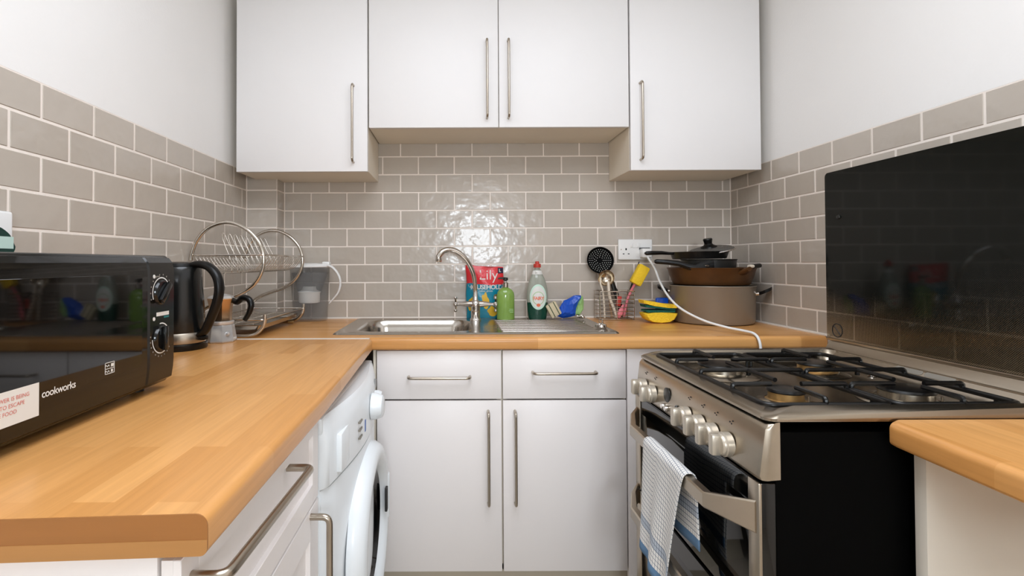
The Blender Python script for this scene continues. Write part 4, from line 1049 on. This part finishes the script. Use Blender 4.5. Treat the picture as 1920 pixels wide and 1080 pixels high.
# ------------------------------------------------------------------ sponges
def sponge(label, M_, group=None):
    t = thing('sponge', label, 'sponge', M_.translation, group=group)
    # outline: half-oval slice, flat side up
    up_ = [(-.064, .014), (-.062, .006), (-.052, -.010), (-.034, -.020), (0, -.0235), (.034, -.020), (.052, -.010), (.062, .006), (.064, .014), (.03, .0185), (0, .0195), (-.03, .0185)]
    return t, up_
def loaf(outline, d0, d1, M_):
    bm = nb(); lo = []
    for y, k in ((d0, .90), (d0+.006, 1), (d1-.006, 1), (d1, .90)): lo.append([M_ @ Vector((x*k, y, z*k)) for x, z in outline])
    return loft(bm, lo)
t, o_ = sponge('yellow kitchen sponge lying on the worktop beside the pot, the lower one', T_((.800, -.185, WT+.0245)), 'yellow sponges by the pot')
obj('foam', loaf(o_, -.035, .035, T_((.800, -.185, WT+.0245))), M['yellow'], t)
obj('scourer', loaf([(-.058, .0205), (.058, .0205), (.056, .0275), (-.056, .0275)], -.034, .034, T_((.800, -.185, WT+.0245))), M['green_pad'], t)
Ms = T_((.800, -.185, WT+.068)) @ Rm(math.radians(7), 'Y')
t, _ = sponge('yellow kitchen sponge lying tilted on top of another sponge', Ms, 'yellow sponges by the pot')
o2 = [(-.070, .014), (-.066, .001), (-.03, -.004), (.03, -.005), (.062, -.002), (.069, .008), (.066, .011), (.02, .0095), (-.03, .0125)]
obj('foam', loaf(o2, -.035, .035, Ms), M['yellow'], t)
obj('scourer', loaf([(-.062, -.004), (-.058, -.013), (.03, -.012), (.058, -.0105), (.060, -.0055)], -.034, .034, Ms), M['green_pad'], t)
t = obj('cleaning_wrapper', box(nb(), (.822, -.115, WT+.001), (.872, -.095, WT+.092), .006, 2), M['bag_blue'])
tag(t, 'blue plastic wrapper standing between the sponges and the pot', 'wrapper')

# ------------------------------------------------------------------ pans
PXc, PYc = 1.018, -.172
t = thing('cooking_pot', 'large grey two-handled cooking pot in the right corner, at the bottom of the pan stack', 'pot', (PXc, PYc, WT))
K = T_((PXc, PYc, WT))
obj('body', lathe(nb(), [(.136, .0008), (.146, .004), (.150, .012), (.1535, .140), (.1565, .1445), (.1550, .147), (.1515, .145), (.1480, .012), (0, .008)], 64, K, cap=False), M['pot'], t)
for s in (0, 1):
    a = math.radians(-36) + s*PI
    Kh = K @ Rm(a, 'Z')
    def hl(p): return Kh @ Vector(p)
    b_ = obj('handle_mount', tube(nb(), [hl((.150, 0, .116)), hl((.166, 0, .118))], .0075, 12), M['chrome'], t)
    lo = []
    for x, hw, z in ((.163, .010, .118), (.172, .024, .121), (.184, .028, .127), (.198, .022, .134), (.204, .010, .138)):
        lo.append([hl((x, hw*c, z + d_)) for c, d_ in ((-1, -.006), (1, -.006), (1, .006), (-1, .006))])
    obj('handle', loft(nb(), lo), M['black_plastic'], t)
t = thing('frying_pan', 'burnt brown frying pan resting on the large pot', 'frying pan', (PXc-.003, PYc, WT+.148))
K = T_((PXc-.003, PYc, WT+.1485))
obj('body', lathe(nb(), [(.132, 0), (.138, .003), (.151, .036), (.158, .062), (.162, .066), (.160, .0675), (.154, .063), (.134, .008), (0, .006)], 64, K, cap=False), M['pan_brown'], t)
Kh = K @ Rm(math.radians(-72), 'Z')
lo = []
for x, hw, z, th in ((.146, .026, .046, .010), (.163, .020, .056, .010), (.180, .012, .064, .008)): lo.append([Kh @ Vector((x, hw*math.cos(2*PI*k/12), z + th*math.sin(2*PI*k/12))) for k in range(12)])
obj('handle_bracket', loft(nb(), lo), M['pan_brown'], t)
obj('handle_ferrule', tube(nb(), [K @ Vector((.070, -.142, .072)), K @ Vector((.092, -.134, .073))], .0065, 10), M['cream_plastic'], t)
obj('handle_grip', tube(nb(), [K @ Vector((.090, -.135, .073)), K @ Vector((.128, -.112, .075))], .0085, 12), M['black_plastic'], t)
SZ0 = WT + .1565
t = thing('saucepan', 'dark grey saucepan nested in the brown frying pan, with a riveted black handle', 'saucepan', (1.000, -.172, SZ0))
K = T_((1.005, -.175, SZ0))
obj('body', lathe(nb(), [(.084, 0), (.092, .004), (.097, .050), (.100, .088), (.103, .091), (.101, .092), (.096, .088), (.090, .008), (0, .006)], 56, K, cap=False), M['pan_dark'], t)
lo = []
for x, y, z, hw, hh in ((.975, -.276, WT+.226, .005, .020), (.930, -.274, WT+.216, .006, .021), (.905, -.268, WT+.214, .008, .015), (.880, -.262, WT+.222, .009, .012), (.850, -.255, WT+.233, .009, .0105), (.810, -.246, WT+.238, .009, .010), (.775, -.238, WT+.240, .008, .0095), (.768, -.236, WT+.240, .004, .006)):
    lo.append([(x, y + hw*math.cos(2*PI*k/14), z + hh*math.sin(2*PI*k/14)) for k in range(14)])
hd = obj('handle', loft(nb(), lo), M['black_plastic'], t)
obj('rivet', lathe(nb(), [(.008, 0), (.008, .002), (.006, .004), (0, .004)], 16, T_((.948, -.2805, WT+.223)) @ AXNY, sx=1.1, sy=.55), M['chrome'], hd)
t = thing('skillet', 'small black skillet lying on top of the saucepan, handle pointing left', 'skillet', (1.0, -.17, WT+.25))
K = T_((.976, -.158, WT+.2500)) @ Rm(math.radians(-.8), 'Y')
obj('body', lathe(nb(), [(.094, 0), (.099, .002), (.107, .026), (.109, .029), (.105, .028), (.097, .006), (0, .004)], 56, K, cap=False), M['pan_black'], t)
lo = []
for x, y, z, hw, hh in ((-.098, 0, .024, .016, .005), (-.12, .0, .024, .011, .006), (-.15, -.004, .027, .009, .0075), (-.19, -.008, .027, .0095, .0085), (-.213, -.010, .026, .009, .008), (-.220, -.010, .026, .004, .004)):
    lo.append([K @ Vector((x, y + hw*math.cos(2*PI*k/14), z + hh*math.sin(2*PI*k/14))) for k in range(14)])
obj('handle', loft(nb(), lo), M['black_plastic'], t)
t = thing('pan_lid', 'tilted glass pan lid with a black knob on top of the pan stack', 'lid', (1.02, -.18, WT+.285))
K = T_((1.017, -.172, WT+.2840)) @ Rm(math.radians(-10), 'Y') @ Rm(math.radians(6), 'X')
obj('glass', lathe(nb(), [(.086, 0), (.074, .008), (.046, .014), (0, .017), (0, .0145), (.046, .0115), (.073, .0055), (.085, -.002)], 48, K, cap=False), M['lid_glass'], t)
obj('rim', lathe(nb(), [(.088, -.003), (.0895, 0), (.088, .003), (.084, .002), (.084, -.002)], 48, K, cap=False), M['chrome'], t)
obj('knob', lathe(nb(), [(.031, .014), (.030, .019), (.018, .024), (.014, .030), (.016, .040), (.0175, .046), (.015, .050), (0, .051)], 28, K @ T_((-.012, -.01, 0))), M['black_plastic'], t)
